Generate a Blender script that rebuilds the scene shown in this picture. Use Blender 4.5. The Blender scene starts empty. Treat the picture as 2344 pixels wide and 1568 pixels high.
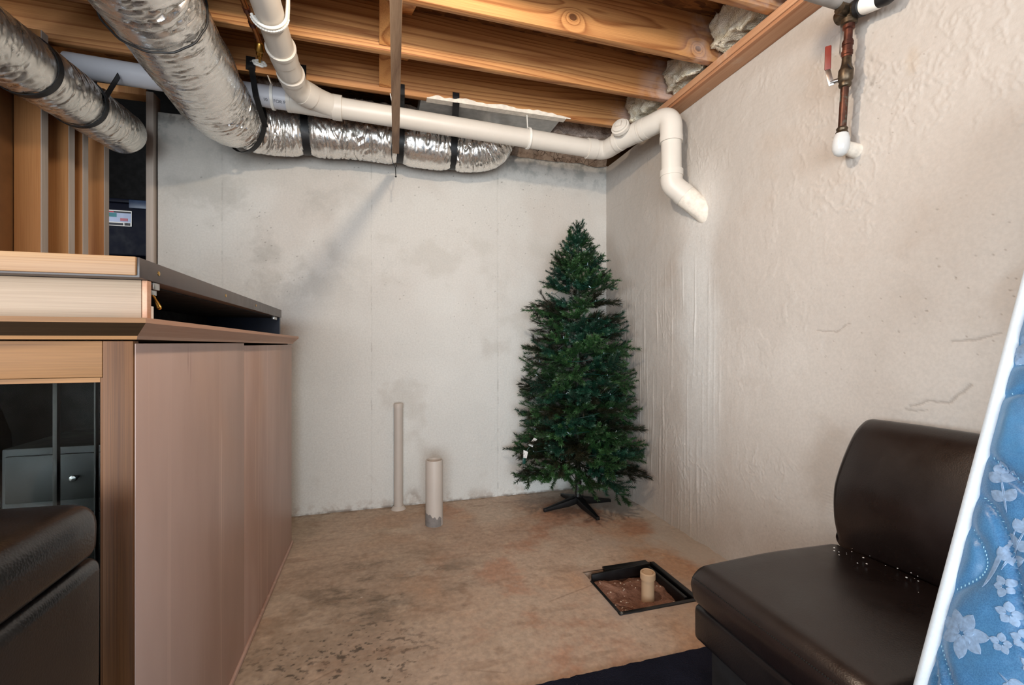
import bpy, bmesh, math, random
import numpy as np
from mathutils import Vector, Matrix, noise
from math import sin, cos, pi, radians, exp, sqrt, tan

random.seed(7)
SC = bpy.context.scene
COL = SC.collection

# ------------------------------------------------------------------ camera
cam_d = bpy.data.cameras.new('camera'); cam_d.sensor_width = 36.0; cam_d.lens = 16.0
cam_d.clip_start = 0.02
cam = bpy.data.objects.new('camera', cam_d); COL.objects.link(cam)
cam.location = (0, 0, 1.13); cam.rotation_euler = (radians(90), 0, radians(-16.37))
SC.camera = cam
# ------------------------------------------------------------------ world, lights, exposure
W = bpy.data.worlds.new('world'); SC.world = W; W.use_nodes = True
W.node_tree.nodes['Background'].inputs[0].default_value = (0.75, 0.87, 1.0, 1)
W.node_tree.nodes['Background'].inputs[1].default_value = 1.0

def area(name, loc, rot, sx, sy, power, col):
    l = bpy.data.lights.new(name, 'AREA'); l.shape = 'RECTANGLE'; l.size = sx; l.size_y = sy
    l.energy = power; l.color = col
    o = bpy.data.objects.new(name, l); COL.objects.link(o); o.location = loc; o.rotation_euler = rot
    return o
# daylight fill from behind the camera, set at an added, unseen rear opening
area('rear_daylight_fill', (-0.9, -3.33, 1.15), (radians(90), 0, 0), 3.0, 2.05, 285, (0.84, 0.93, 1.0))
# daylight fill from the left at an unseen window bank, brightens the right wall
area('left_daylight_fill', (-3.53, -0.9, 1.45), (radians(90), 0, radians(-90)), 3.2, 1.5, 230, (0.84, 0.93, 1.0))
SC.view_settings.view_transform = 'Standard'; SC.view_settings.look = 'None'
SC.view_settings.gamma = 1.0; SC.view_settings.use_curve_mapping = False
SC.view_settings.exposure = -0.14
SC.cycles.use_denoising = True
SC.cycles.max_bounces = 5; SC.cycles.diffuse_bounces = 3; SC.cycles.glossy_bounces = 2; SC.cycles.transmission_bounces = 4
SC.cycles.caustics_reflective = False; SC.cycles.caustics_refractive = False
SC.cycles.sample_clamp_indirect = 4.0

def bulb(loc, power, label):
    l = bpy.data.lights.new('bulb_light', 'POINT'); l.energy = power; l.shadow_soft_size = 0.035; l.color = (1.0, 0.84, 0.66)
    o = bpy.data.objects.new('bulb_light', l); COL.objects.link(o); o.location = loc
    return o
BULB = (0.20, 1.15, 2.455)

# ------------------------------------------------------------------ material helpers
def srgb(r, g, b):
    f = lambda v: (v/255/12.92) if v/255 <= 0.04045 else ((v/255+0.055)/1.055)**2.4
    return (f(r), f(g), f(b), 1)

class NT:
    def __init__(s, name):
        s.m = bpy.data.materials.new(name); s.m.use_nodes = True
        s.t = s.m.node_tree; s.b = s.t.nodes['Principled BSDF']; s._co = None
    def n(s, typ, **kw):
        x = s.t.nodes.new(typ)
        for k, v in kw.items(): setattr(x, k, v)
        return x
    def link(s, a, b): s.t.links.new(a, b)
    def set(s, sock, v):
        if isinstance(v, bpy.types.NodeSocket): s.link(v, sock)
        elif isinstance(v, (tuple, list)) and sock.type == 'RGBA' and len(v) == 3: sock.default_value = (*v, 1)
        else: sock.default_value = v
    @property
    def co(s):
        if s._co is None: s._co = s.n('ShaderNodeTexCoord').outputs['Object']
        return s._co
    def rnd_co(s, amp=40):
        oi = s.n('ShaderNodeObjectInfo').outputs['Random']
        c = s.n('ShaderNodeCombineXYZ'); m = s.math('MULTIPLY', oi, amp)
        for i in range(3): s.link(m, c.inputs[i])
        a = s.n('ShaderNodeVectorMath', operation='ADD'); s.link(s.co, a.inputs[0]); s.link(c.outputs[0], a.inputs[1])
        return a.outputs[0]
    def map(s, scale=(1, 1, 1), loc=(0, 0, 0), rot=(0, 0, 0), co=None):
        x = s.n('ShaderNodeMapping'); s.link(co if co is not None else s.co, x.inputs[0])
        x.inputs['Scale'].default_value = scale; x.inputs['Location'].default_value = loc; x.inputs['Rotation'].default_value = rot
        return x.outputs[0]
    def noise(s, scale, co=None, detail=4, rough=0.55, dist=0.0, out='Fac'):
        x = s.n('ShaderNodeTexNoise'); s.link(co if co is not None else s.co, x.inputs['Vector'])
        x.inputs['Scale'].default_value = scale; x.inputs['Detail'].default_value = detail
        x.inputs['Roughness'].default_value = rough; x.inputs['Distortion'].default_value = dist
        return x.outputs[out]
    def vor(s, scale, co=None, out='Distance', feature='F1', rand=1.0):
        x = s.n('ShaderNodeTexVoronoi', feature=feature); s.link(co if co is not None else s.co, x.inputs['Vector'])
        x.inputs['Scale'].default_value = scale; x.inputs['Randomness'].default_value = rand
        return x.outputs[out]
    def math(s, op, a, b=0.0, c=0.0, clamp=False):
        x = s.n('ShaderNodeMath', operation=op, use_clamp=clamp)
        for i, v in enumerate((a, b, c)): s.set(x.inputs[i], v)
        return x.outputs[0]
    def ramp(s, fac, stops, interp='LINEAR'):
        x = s.n('ShaderNodeValToRGB'); s.link(fac, x.inputs[0]); e = x.color_ramp; e.interpolation = interp
        while len(e.elements) < len(stops): e.elements.new(0.5)
        for el, (p, c) in zip(e.elements, stops):
            el.position = p; el.color = c if isinstance(c, tuple) else (c, c, c, 1)
        return x.outputs[0]
    def rng(s, v, a, b, c=0.0, d=1.0):
        x = s.n('ShaderNodeMapRange'); x.interpolation_type = 'SMOOTHSTEP'
        s.set(x.inputs[0], v)
        for i, q in enumerate((a, b, c, d)): x.inputs[i+1].default_value = q
        return x.outputs[0]
    def mix(s, fac, a, b, mode='MIX'):
        x = s.n('ShaderNodeMix', data_type='RGBA', blend_type=mode)
        s.set(x.inputs['Factor'], fac); s.set(x.inputs[6], a); s.set(x.inputs[7], b)
        return x.outputs[2]
    def xyz(s, co=None):
        x = s.n('ShaderNodeSeparateXYZ'); s.link(co if co is not None else s.co, x.inputs[0]); return x.outputs
    def bump(s, h, strength=0.4, dist=0.01, normal=None):
        x = s.n('ShaderNodeBump'); x.inputs['Strength'].default_value = strength; x.inputs['Distance'].default_value = dist
        s.link(h, x.inputs['Height'])
        if normal is not None: s.link(normal, x.inputs['Normal'])
        return x.outputs[0]
    def done(s, col=None, rough=None, metal=None, nrm=None, spec=None, **kw):
        I = s.b.inputs
        if col is not None: s.set(I['Base Color'], col)
        if rough is not None: s.set(I['Roughness'], rough)
        if metal is not None: s.set(I['Metallic'], metal)
        if spec is not None: s.set(I['Specular IOR Level'], spec)
        if nrm is not None: s.link(nrm, I['Normal'])
        for k, v in kw.items(): s.set(I[k.replace('_', ' ')], v)
        return s.m

def plain(name, c, rough=0.5, metal=0.0, spec=0.5, var=0.12, nscale=25, bump=0.0):
    N = NT(name); c = srgb(*c); f = N.noise(nscale, N.rnd_co())
    col = N.mix(N.rng(f, 0.3, 0.7), tuple(v*(1-var) for v in c[:3]), tuple(min(1, v*(1+var)) for v in c[:3]))
    nr = N.bump(N.noise(nscale*6, detail=3), bump, 0.002) if bump else None
    return N.done(col, N.rng(f, 0.2, 0.8, rough*0.85, min(1, rough*1.15)), metal, nr, spec)

def wood(name, light, dark, axis='X', rings=10, rough=0.6, fine=0.35, dusty=None, cross=9.0, along=0.55, ends=False, knot=()):
    """pine or veneer: contour rings of a noise stretched along the grain + fine streaks"""
    N = NT(name); co = N.rnd_co()
    sc = {'X': (along, cross, cross), 'Y': (cross, along, cross), 'Z': (cross, cross, along)}[axis]
    a = N.noise(0.55, N.map(sc, co=co), detail=1.5, rough=0.4, dist=0.3)
    kd = None
    for kx, kz, kr in knot:      # rings bend round a knot
        x_, y_, z_ = N.xyz(); d = N.math('SQRT', N.math('ADD', N.math('POWER', N.math('MULTIPLY', N.math('SUBTRACT', x_, kx), 0.8), 2.0), N.math('POWER', N.math('SUBTRACT', z_, kz), 2.0)))
        a = N.math('ADD', a, N.math('MULTIPLY', N.math('EXPONENT', N.math('MULTIPLY', d, -1/(kr*1.5))), 0.35)); kf = N.rng(d, kr, kr*.75); kd = kf if kd is None else N.math('MAXIMUM', kd, kf)
    r = N.math('FRACT', N.math('MULTIPLY', a, float(rings)))
    r = N.ramp(r, [(0.0, 0.1), (0.55, 0.35), (0.86, 1.0), (1.0, 0.1)])
    sc2 = tuple(v*5 if v > 1 else v*1.2 for v in sc)
    f = N.noise(6.0, N.map(sc2, co=co), detail=3, rough=0.6)
    fac = N.math('ADD', N.math('MULTIPLY', r, 0.72), N.math('MULTIPLY', N.rng(f, 0.3, 0.75), fine), clamp=True)
    col = N.mix(fac, srgb(*light), srgb(*dark))
    big = N.noise(1.3, co, detail=2)
    col = N.mix(N.rng(big, 0.35, 0.75, 0, 0.35), col, srgb(*dark))
    if kd is not None: col = N.mix(N.math('MULTIPLY', kd, 0.85), col, srgb(74, 40, 22))
    if ends: col = N.mix(N.math('MULTIPLY', N.rng(N.xyz()[0], 1.38, 1.62), N.rng(N.noise(9, co, detail=4), 0.38, 0.62, 0.05, 0.6)), col, srgb(206, 188, 182))
    if dusty: col = N.mix(N.rng(N.noise(3.5, detail=5, rough=0.7), 0.5, 0.72, 0, 0.75), col, srgb(*dusty))
    return N.done(col, rough, 0, N.bump(fac, 0.15, 0.002), 0.35)

# ------------------------------------------------------------------ materials
def m_relief(name, rough, fine, strength, spec):
    """albedo lives in the mesh's colour attribute (stains, dirt, wear); the node adds fine grit only"""
    N = NT(name); at = N.n('ShaderNodeVertexColor', layer_name='albedo').outputs[0]
    f = N.noise(fine, detail=2, rough=0.6)
    col = N.mix(N.rng(f, 0.25, 0.75, 0, 0.16), at, (0.30, 0.27, 0.24))
    return N.done(col, rough, 0, N.bump(f, strength, 0.003), spec)

def m_osb():
    N = NT('osb_subfloor'); v = N.vor(22, N.map((1, 2.6, 1), rot=(0, 0, 0.5)), out='Color')
    hsv = N.n('ShaderNodeSeparateColor'); N.link(v, hsv.inputs[0])
    col = N.mix(hsv.outputs[0], srgb(150, 98, 50), srgb(92, 54, 28))
    col = N.mix(N.rng(N.noise(30, N.map((1, 5, 1))), 0.4, 0.7, 0, 0.4), col, srgb(60, 34, 18))
    return N.done(col, 0.7, 0, N.bump(hsv.outputs[0], 0.3, 0.004), 0.3)

def m_foil(name='foil_wrap', freq=26, tint=(226, 222, 214), rough=0.3):
    N = NT(name); co = N.rnd_co(9)
    c = N.noise(freq, co, detail=3, rough=0.6, dist=1.2)
    return N.done(srgb(*tint), N.rng(c, 0.3, 0.7, rough*0.8, rough*1.3), 0.9, N.bump(c, 0.10, 0.010))

def m_leather(name, c):
    N = NT(name); g = N.vor(260, out='Distance'); b = N.noise(3.5, detail=5, rough=0.6)
    sc = N.noise(30, N.map((1, 1, 1), rot=(0.4, 0.2, 0.9)), detail=6, rough=0.75, dist=2.0)
    cc = srgb(*c); col = N.mix(N.rng(b, 0.3, 0.75), cc, tuple(v*1.7 for v in cc[:3]))
    col = N.mix(N.rng(sc, 0.6, 0.72, 0, 0.25), col, tuple(min(1, v*3.0) for v in cc[:3]))
    h = N.math('ADD', N.math('MULTIPLY', g, 0.5), N.math('MULTIPLY', N.noise(14, detail=4), 0.8))
    return N.done(col, N.rng(b, 0.3, 0.7, 0.24, 0.40), 0, N.bump(h, 0.10, 0.003), 0.55)

def m_panel():
    N = NT('primed_panel'); x, y, z = N.xyz()
    a = N.noise(1.0, N.map((1, 3.2, 0.9)), detail=5, rough=0.55)
    col = N.mix(N.rng(a, 0.3, 0.7), srgb(190, 160, 147), srgb(166, 134, 119))
    s = N.noise(1.0, N.map((1, 34, 0.5)), detail=4, rough=0.6)
    col = N.mix(N.rng(s, 0.56, 0.72, 0, 0.4), col, srgb(214, 182, 166))
    o = N.noise(1.3, N.map((1, 1, 0.7), (0, 4, 2)), detail=3)
    col = N.mix(N.math('MULTIPLY', N.rng(o, 0.4, 0.65), N.rng(z, 0.6, 1.05, 0.1, 0.7)), col, srgb(190, 142, 104))
    col = N.mix(N.rng(y, 1.0, 1.75, 0.45, 0.0), col, srgb(206, 182, 172))
    wob = N.math('MULTIPLY', N.math('SUBTRACT', N.noise(3.0), 0.5), 0.03)
    for yc, zt_, zb_, w_, cc_ in ((1.60, 0.86, 0.55, .007, (214, 186, 172)), (1.60, 0.6, 0.0, .004, (212, 184, 170)), (1.345, 1.115, 1.07, .003, (112, 82, 70)), (1.362, 1.115, 1.03, .002, (112, 82, 70)), (2.02, 0.9, 0.5, .005, (196, 160, 140))):
        dd = N.math('ABSOLUTE', N.math('SUBTRACT', N.math('ADD', y, wob if w_ > .0035 else 0.0), yc)); md = N.math('MULTIPLY', N.rng(dd, w_, w_*.3), N.math('MULTIPLY', N.rng(z, zb_-.03, zb_+.02), N.rng(z, zt_+.02, zt_-.04)))
        col = N.mix(N.math('MULTIPLY', md, 0.7), col, srgb(*cc_))
    return N.done(col, 0.42, 0, N.bump(N.noise(30, N.map((1, 2, 0.5)), detail=3), 0.06, 0.003), 0.45)

def m_pvc(name, c, rough=0.38):
    N = NT(name); a = N.noise(4, detail=5, rough=0.6)
    cc = srgb(*c); col = N.mix(N.rng(a, 0.35, 0.75, 0, 0.5), cc, tuple(v*0.86 for v in cc[:3]))
    sp = N.vor(38); col = N.mix(N.math('MULTIPLY', N.rng(sp, 0.06, 0.03), N.rng(N.noise(5), 0.55, 0.65, 0, 0.7)), col, srgb(96, 88, 80))
    return N.done(col, rough, 0, None, 0.45)

def m_needle(name, a, b):
    N = NT(name); oi = N.n('ShaderNodeObjectInfo').outputs['Random']
    f = N.noise(30); f2 = N.math('ADD', N.math('MULTIPLY', N.rng(f, 0.3, 0.7), 0.6), N.math('MULTIPLY', oi, 0.4))
    return N.done(N.mix(f2, srgb(*a), srgb(*b)), 0.42, 0, None, 0.45)

M = {}
M['bw'] = m_relief('painted_concrete_back', 0.75, 90, 0.25, 0.25); M['rw'] = m_relief('painted_concrete_right', 0.6, 90, 0.22, 0.35)
M['floor'] = m_relief('stained_concrete_floor', 0.7, 70, 0.35, 0.3); M['osb'] = m_osb()
M['foil'] = m_foil(); M['foil2'] = m_foil('foil_crinkled', 34, (230, 227, 222), 0.27)
M['joist'] = wood('pine_joist', (214, 158, 100), (136, 80, 42), 'X', rings=17, cross=11, along=0.45, ends=True)
M['joist_knot'] = wood('pine_joist_knotty', (214, 158, 100), (136, 80, 42), 'X', rings=17, cross=11, along=0.45, ends=True, knot=((0.856, 2.62, .018), (1.535, 2.60, .015)))
M['brace'] = wood('pine_brace', (224, 164, 100), (150, 88, 44), 'Z', rings=8)
M['lath'] = wood('weathered_lath', (186, 150, 116), (132, 98, 72), 'Y', rings=5)
M['plate'] = wood('treated_plate', (206, 160, 124), (160, 104, 68), 'Y', rings=4, dusty=(206, 186, 168))
M['stud'] = wood('stud_pine', (206, 152, 98), (160, 104, 60), 'Z', rings=5)
M['stud_dusty'] = wood('dusty_stud_edge', (206, 192, 180), (160, 146, 134), 'Z', rings=3)
M['hardboard'] = plain('brown_hardboard', (132, 92, 56), 0.6, var=0.2, nscale=6)
M['walnut'] = wood('stained_frame', (126, 82, 42), (78, 47, 22), 'Z', rings=6, rough=0.6, cross=15)
M['walnut_h'] = wood('stained_rail', (156, 110, 64), (104, 70, 38), 'X', rings=6, rough=0.6)
M['oakslab'] = wood('light_oak_laminate', (194, 158, 118), (150, 114, 80), 'X', rings=4, rough=0.45, along=0.4, cross=14)
M['oakfront'] = wood('pale_oak_laminate', (180, 158, 134), (138, 116, 94), 'X', rings=3, rough=0.5, along=0.4, cross=12)
M['panel'] = m_panel()
M['peach'] = wood('peach_moulding', (206, 164, 136), (182, 136, 106), 'Y', rings=2, rough=0.45)
M['dark_front'] = wood('dark_front_wood', (54, 38, 22), (30, 20, 12), 'X', rings=3, rough=0.4)  # near-black brown for the crown's front slope only
M['greyedge'] = plain('grey_edge_band', (84, 77, 74), 0.42)
M['black'] = plain('black_plastic', (18, 18, 20), 0.42)
M['blackmat'] = plain('black_interior', (7, 7, 9), 0.8)
M['strap'] = plain('black_strap', (14, 14, 16), 0.5, bump=0.1)
M['navy'] = plain('navy_laminate', (18, 30, 52), 0.4)
M['binplastic'] = plain('navy_plastic', (8, 12, 28), 0.6, spec=0.15)
M['leather'] = m_leather('brown_leather', (25, 17, 15))
M['leather2'] = m_leather('dark_leather', (20, 16, 16))
M['fabric_dark'] = plain('black_upholstery', (22, 20, 22), 0.8)
M['pvc'] = m_pvc('cream_pvc', (216, 208, 197)); M['pvcg'] = m_pvc('grey_white_pvc', (206, 206, 212))
M['pvcold'] = m_pvc('aged_pvc', (204, 194, 184), 0.5); M['pvctan'] = m_pvc('tan_pvc', (206, 174, 140), 0.5)
M['whiteplastic'] = plain('white_plastic', (236, 232, 224), 0.35, var=0.05)
M['cement'] = plain('cement_smear', (132, 126, 122), 0.85, nscale=40, bump=0.4)
M['brass'] = plain('brass', (202, 160, 84), 0.3, 1.0)
M['steel'] = plain('steel', (176, 176, 174), 0.3, 1.0)
M['alum'] = plain('aluminium', (200, 204, 208), 0.28, 1.0)
M['redgrip'] = plain('red_vinyl', (112, 38, 26), 0.5)
M['bronze'] = plain('dark_bronze', (84, 72, 58), 0.42, 0.85, var=0.3, nscale=60)
M['glasswhite'] = plain('white_enamel', (200, 200, 198), 0.14, var=0.03)
M['greypipe'] = plain('grey_paint', (140, 133, 126), 0.5)
def m_copper(name, patina):
    N = NT(name); a = N.noise(18, detail=5); col = N.mix(N.rng(a, 0.3, 0.7), srgb(120, 72, 55), srgb(74, 44, 36))
    if patina:
        z = N.xyz()[2]; col = N.mix(0.55, col, srgb(58, 44, 36))
        col = N.mix(N.math('MULTIPLY', N.rng(N.noise(26, N.map((1, 1, 0.5)), detail=5), 0.5, 0.6), N.math('MULTIPLY', N.rng(z, 1.93, 1.97), N.rng(z, 2.08, 2.02))), col, srgb(112, 150, 138))
    return N.done(col, 0.45, 0.8)
M['copper'] = m_copper('copper', False); M['copperold'] = m_copper('patina_copper', True)
M['copperdull'] = plain('dull_copper', (142, 88, 44), 0.4, 0.8, var=0.3)
def m_ins(name, a, b):
    N = NT(name); n1 = N.noise(20, detail=6, rough=0.7); n2 = N.noise(160, detail=3)
    col = N.mix(N.rng(n1, 0.35, 0.7), srgb(*a), srgb(*b))
    return N.done(col, 0.95, 0, N.bump(N.math('ADD', n1, N.math('MULTIPLY', n2, 0.35)), 0.9, 0.02), 0.05)
M['ins'] = m_ins('fibreglass', (250, 242, 224), (222, 204, 170)); M['inspink'] = m_ins('dusty_fibreglass', (222, 204, 192), (162, 140, 126))
M['sheet'] = plain('galvanised_sheet', (176, 174, 170), 0.45, 0.55, var=0.12, nscale=30)
M['mastic'] = plain('white_mastic', (226, 216, 202), 0.75, nscale=30, bump=0.3)
def m_grout():
    N = NT('rough_grout'); c = N.vor(26, feature='DISTANCE_TO_EDGE'); n1 = N.noise(22, detail=6, rough=0.7)
    col = N.mix(N.rng(n1, 0.3, 0.7), srgb(176, 158, 142), srgb(132, 112, 98))
    col = N.mix(N.math('MULTIPLY', N.rng(c, 0.06, 0.0), N.rng(N.noise(9), 0.45, 0.55)), col, srgb(60, 48, 40))
    return N.done(col, 0.95, 0, N.bump(n1, 0.9, 0.02), 0.1)
M['grout'] = m_grout()
def m_soil():
    N = NT('red_soil'); n1 = N.noise(14, detail=7, rough=0.7); n2 = N.noise(90, detail=3)
    col = N.mix(N.rng(n1, 0.3, 0.7), srgb(164, 126, 108), srgb(116, 82, 68))
    return N.done(col, 0.95, 0, N.bump(N.math('ADD', n1, N.math('MULTIPLY', n2, 0.3)), 0.9, 0.02), 0.1)
M['soil'] = m_soil(); M['stone'] = plain('pale_crumbs', (216, 196, 176), 0.9)
def m_rug():
    N = NT('navy_rug'); f = N.noise(220, detail=2); c = N.noise(5, detail=4)
    col = N.mix(N.rng(c, 0.3, 0.7), srgb(20, 22, 34), srgb(30, 32, 46))
    sp = N.vor(26); col = N.mix(N.math('MULTIPLY', N.rng(sp, 0.05, 0.02), N.rng(N.noise(4), 0.5, 0.6, 0, 0.7)), col, srgb(140, 140, 150))
    return N.done(col, 0.95, 0, N.bump(f, 0.8, 0.006), 0.1)
M['rug'] = m_rug()
def m_satin():
    N = NT('blue_damask'); a = N.noise(5, detail=4); w = N.noise(2.0, N.map((1, 260, 260), rot=(0.6, 0.3, 0)), detail=2)
    col = N.mix(N.rng(a, 0.3, 0.7), srgb(58, 116, 160), srgb(40, 90, 134))
    col = N.mix(N.rng(w, 0.4, 0.6, 0, 0.3), col, srgb(80, 140, 182))
    return N.done(col, 0.36, 0, N.bump(w, 0.06, 0.002), 0.5, Sheen_Weight=0.35)
M['satin'] = m_satin()
M['embroid'] = plain('grey_embroidery', (120, 146, 176), 0.6, var=0.15, nscale=140)
M['stitch'] = plain('pale_thread', (150, 196, 220), 0.6)
M['tape'] = plain('white_tape', (204, 214, 222), 0.7, var=0.03, nscale=200, bump=0.2)
M['mborder'] = plain('blue_border', (84, 134, 172), 0.6)
M['needle'] = m_needle('green_needles', (12, 36, 19), (60, 100, 54))
M['needle2'] = m_needle('blue_green_needles', (8, 32, 23), (34, 78, 58))
M['needledark'] = m_needle('dark_pine_needles', (18, 22, 11), (40, 40, 22))
M['stem'] = plain('green_wire', (30, 42, 26), 0.6)
M['standblack'] = plain('stand_black', (12, 12, 13), 0.5)
M['paper'] = plain('white_paper', (236, 234, 230), 0.7, var=0.04)
M['plug'] = plain('green_plug', (12, 66, 56), 0.4)
M['clear'] = plain('clear_minibulb', (150, 170, 180), 0.1)
def m_glass():
    N = NT('pane_glass'); return N.done((0.9, 0.95, 0.95, 1), 0.02, 0, None, 0.5, Transmission_Weight=1.0, IOR=1.15)
M['glass'] = m_glass()
M['bag'] = (lambda N: N.done(srgb(26, 28, 36), 0.18, 0, N.bump(N.noise(18, detail=4, dist=2.0), 0.9, 0.03), 0.6))(NT('black_bag'))
M['drawer'] = plain('olive_chest', (24, 24, 20), 0.6)
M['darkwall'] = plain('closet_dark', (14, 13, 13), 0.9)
M['offwhite'] = plain('room_paint', (206, 202, 194), 0.8, nscale=3)
M['teal'] = plain('label_teal', (40, 120, 130), 0.4); M['pale'] = plain('label_pale_blue', (170, 184, 214), 0.4, var=0.05)
M['pink'] = plain('label_pink', (176, 96, 112), 0.4); M['red'] = plain('label_red', (190, 44, 54), 0.4)
M['ink'] = plain('ink', (16, 18, 30), 0.5); M['clip'] = plain('blue_grey_clip', (44, 60, 84), 0.4)
M['whitebulb'] = plain('porcelain', (236, 232, 226), 0.25)

# ------------------------------------------------------------------ mesh helpers
class MB:
    def __init__(s): s.v = []; s.f = []; s.mi = []
    def add(s, v, f, mi=0):
        o = len(s.v); s.v += [tuple(p) for p in v]; s.f += [tuple(i+o for i in q) for q in f]; s.mi += [mi]*len(f); return s
    def box(s, x0, x1, y0, y1, z0, z1, mi=0):
        v = [(x, y, z) for z in (z0, z1) for y in (y0, y1) for x in (x0, x1)]
        return s.add(v, [(0, 2, 3, 1), (4, 5, 7, 6), (0, 1, 5, 4), (2, 6, 7, 3), (0, 4, 6, 2), (1, 3, 7, 5)], mi)
    def bar(s, a, b, w, h, up=(0, 0, 1), mi=0):
        a, b = Vector(a), Vector(b); d = (b-a).normalized(); up = Vector(up)
        r = d.cross(up).normalized()*w/2; u = r.cross(d).normalized()*h/2
        v = [p+sx*r+sz*u for p in (a, b) for sz in (-1, 1) for sx in (-1, 1)]
        return s.add(v, [(0, 1, 3, 2), (4, 6, 7, 5), (0, 4, 5, 1), (2, 3, 7, 6), (0, 2, 6, 4), (1, 5, 7, 3)], mi)
    def tube(s, path, rad, n=24, cap=True, mi=0, closed=False):
        path = [Vector(p) for p in path]; k = len(path)
        if not callable(rad) and not isinstance(rad, (list, tuple)): rad = [rad]*k
        elif callable(rad): rad = [rad(i/(k-1)) for i in range(k)]
        tg = []
        for i in range(k):
            a = path[(i-1) % k] if (i or closed) else path[0]; b = path[(i+1) % k] if (i < k-1 or closed) else path[-1]
            d = b-a; tg.append(d.normalized() if d.length > 1e-9 else (tg[-1] if tg else Vector((0, 0, 1))))
        u = tg[0].orthogonal().normalized(); V = []
        for i in range(k):
            u = (u-tg[i]*u.dot(tg[i])).normalized(); w = tg[i].cross(u)
            V += [path[i]+rad[i]*(cos(2*pi*j/n)*u+sin(2*pi*j/n)*w) for j in range(n)]
        F = []
        for i in range(k if closed else k-1):
            i2 = (i+1) % k
            F += [(i*n+j, i*n+(j+1) % n, i2*n+(j+1) % n, i2*n+j) for j in range(n)]
        if cap and not closed:
            F.append(tuple(reversed(range(n)))); F.append(tuple((k-1)*n+j for j in range(n)))
        return s.add(V, F, mi)
    def lathe(s, prof, base=(0, 0, 0), axis=(0, 0, 1), n=28, mi=0):
        """prof: [(radius, height)]"""
        ax = Vector(axis).normalized(); u = ax.orthogonal().normalized(); w = ax.cross(u); b = Vector(base); V = []
        for r, h in prof: V += [b+ax*h+max(r, 1e-5)*(cos(2*pi*j/n)*u+sin(2*pi*j/n)*w) for j in range(n)]
        k = len(prof)
        F = [(i*n+j, i*n+(j+1) % n, (i+1)*n+(j+1) % n, (i+1)*n+j) for i in range(k-1) for j in range(n)]
        F.append(tuple(reversed(range(n)))); F.append(tuple((k-1)*n+j for j in range(n)))
        return s.add(V, F, mi)
    def prism(s, poly, y0, y1, mi=0):
        """polygon in x,z extruded along y"""
        n = len(poly); V = [(x, y0, z) for x, z in poly]+[(x, y1, z) for x, z in poly]
        F = [(i, (i+1) % n, n+(i+1) % n, n+i) for i in range(n)]+[tuple(reversed(range(n))), tuple(range(n, 2*n))]
        return s.add(V, F, mi)
    def grid(s, fn, nu, nv, mi=0):
        V = [fn(i/nu, j/nv) for j in range(nv+1) for i in range(nu+1)]
        F = [(j*(nu+1)+i, j*(nu+1)+i+1, (j+1)*(nu+1)+i+1, (j+1)*(nu+1)+i) for j in range(nv) for i in range(nu)]
        return s.add(V, F, mi)
    def build(s, name, mats, parent=None, bevel=0.0, smooth=35, seg=2, fix=True):
        me = bpy.data.meshes.new(name); me.from_pydata(s.v, [], s.f)
        mats = mats if isinstance(mats, (list, tuple)) else [mats]
        for m in mats: me.materials.append(M[m] if isinstance(m, str) else m)
        if len(mats) > 1: me.polygons.foreach_set('material_index', s.mi)
        if bevel or fix:
            bm = bmesh.new(); bm.from_mesh(me)
            if fix: bmesh.ops.recalc_face_normals(bm, faces=bm.faces)
            if bevel:
                ed = [e for e in bm.edges if len(e.link_faces) == 2 and e.calc_face_angle(0) > radians(50)]
                bmesh.ops.bevel(bm, geom=ed, offset=bevel, segments=seg, profile=0.5, affect='EDGES', clamp_overlap=True)
            bm.to_mesh(me); bm.free()
        if smooth:
            me.polygons.foreach_set('use_smooth', [True]*len(me.polygons)); me.set_sharp_from_angle(angle=radians(smooth))
        me.update()
        o = bpy.data.objects.new(name, me); COL.objects.link(o)
        if parent is not None: attach(o, parent)
        return o

def attach(o, p):
    o.parent = p; o.matrix_parent_inverse = Matrix.Translation(-abs_loc(p))
def abs_loc(p):
    v = Vector(p.location); q = p.parent
    if q is not None: return abs_loc(q)+v+p.matrix_parent_inverse.to_translation()
    return v
def thing(name, label, cat, loc=(0, 0, 0), group=None):
    o = bpy.data.objects.new(name, None); COL.objects.link(o); o.location = loc; o.empty_display_size = 0.05
    return tag(o, label, cat, group)
def tag(o, label, cat, group=None):
    o['label'] = label; o['category'] = cat
    if group: o['group'] = group
    return o
def struct(o): o['kind'] = 'structure'; return o
def catmull(P, per=10):
    P = [Vector(p) for p in P]; Q = [P[0]*2-P[1]]+P+[P[-1]*2-P[-2]]; out = []
    for i in range(1, len(Q)-2):
        for k in range(per):
            t = k/per; a, b, c, d = Q[i-1:i+3]
            out.append(0.5*((2*b)+(c-a)*t+(2*a-5*b+4*c-d)*t*t+(3*b-a-3*c+d)*t**3))
    out.append(P[-1]); return out
def fillet(P, r, per=8):
    """polyline with rounded corners"""
    P = [Vector(p) for p in P]; out = [P[0]]
    for i in range(1, len(P)-1):
        a, b, c = P[i-1], P[i], P[i+1]; d1 = (a-b).normalized(); d2 = (c-b).normalized()
        rr = min(r, (a-b).length*0.49, (c-b).length*0.49); s, e = b+d1*rr, b+d2*rr
        for k in range(per+1):
            t = k/per; out.append(s*(1-t)**2+b*2*t*(1-t)+e*t*t)
    out.append(P[-1]); return out

# ================================================================== THE ROOM
XW, YW = 1.725, 3.234          # right wall face, back wall face
ZJ, ZS = 2.55, 2.775           # joist underside, subfloor underside
PX0, PX1, PY0, PY1 = 0.966, 1.344, 1.685, 2.050   # drain box hole in the slab

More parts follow.
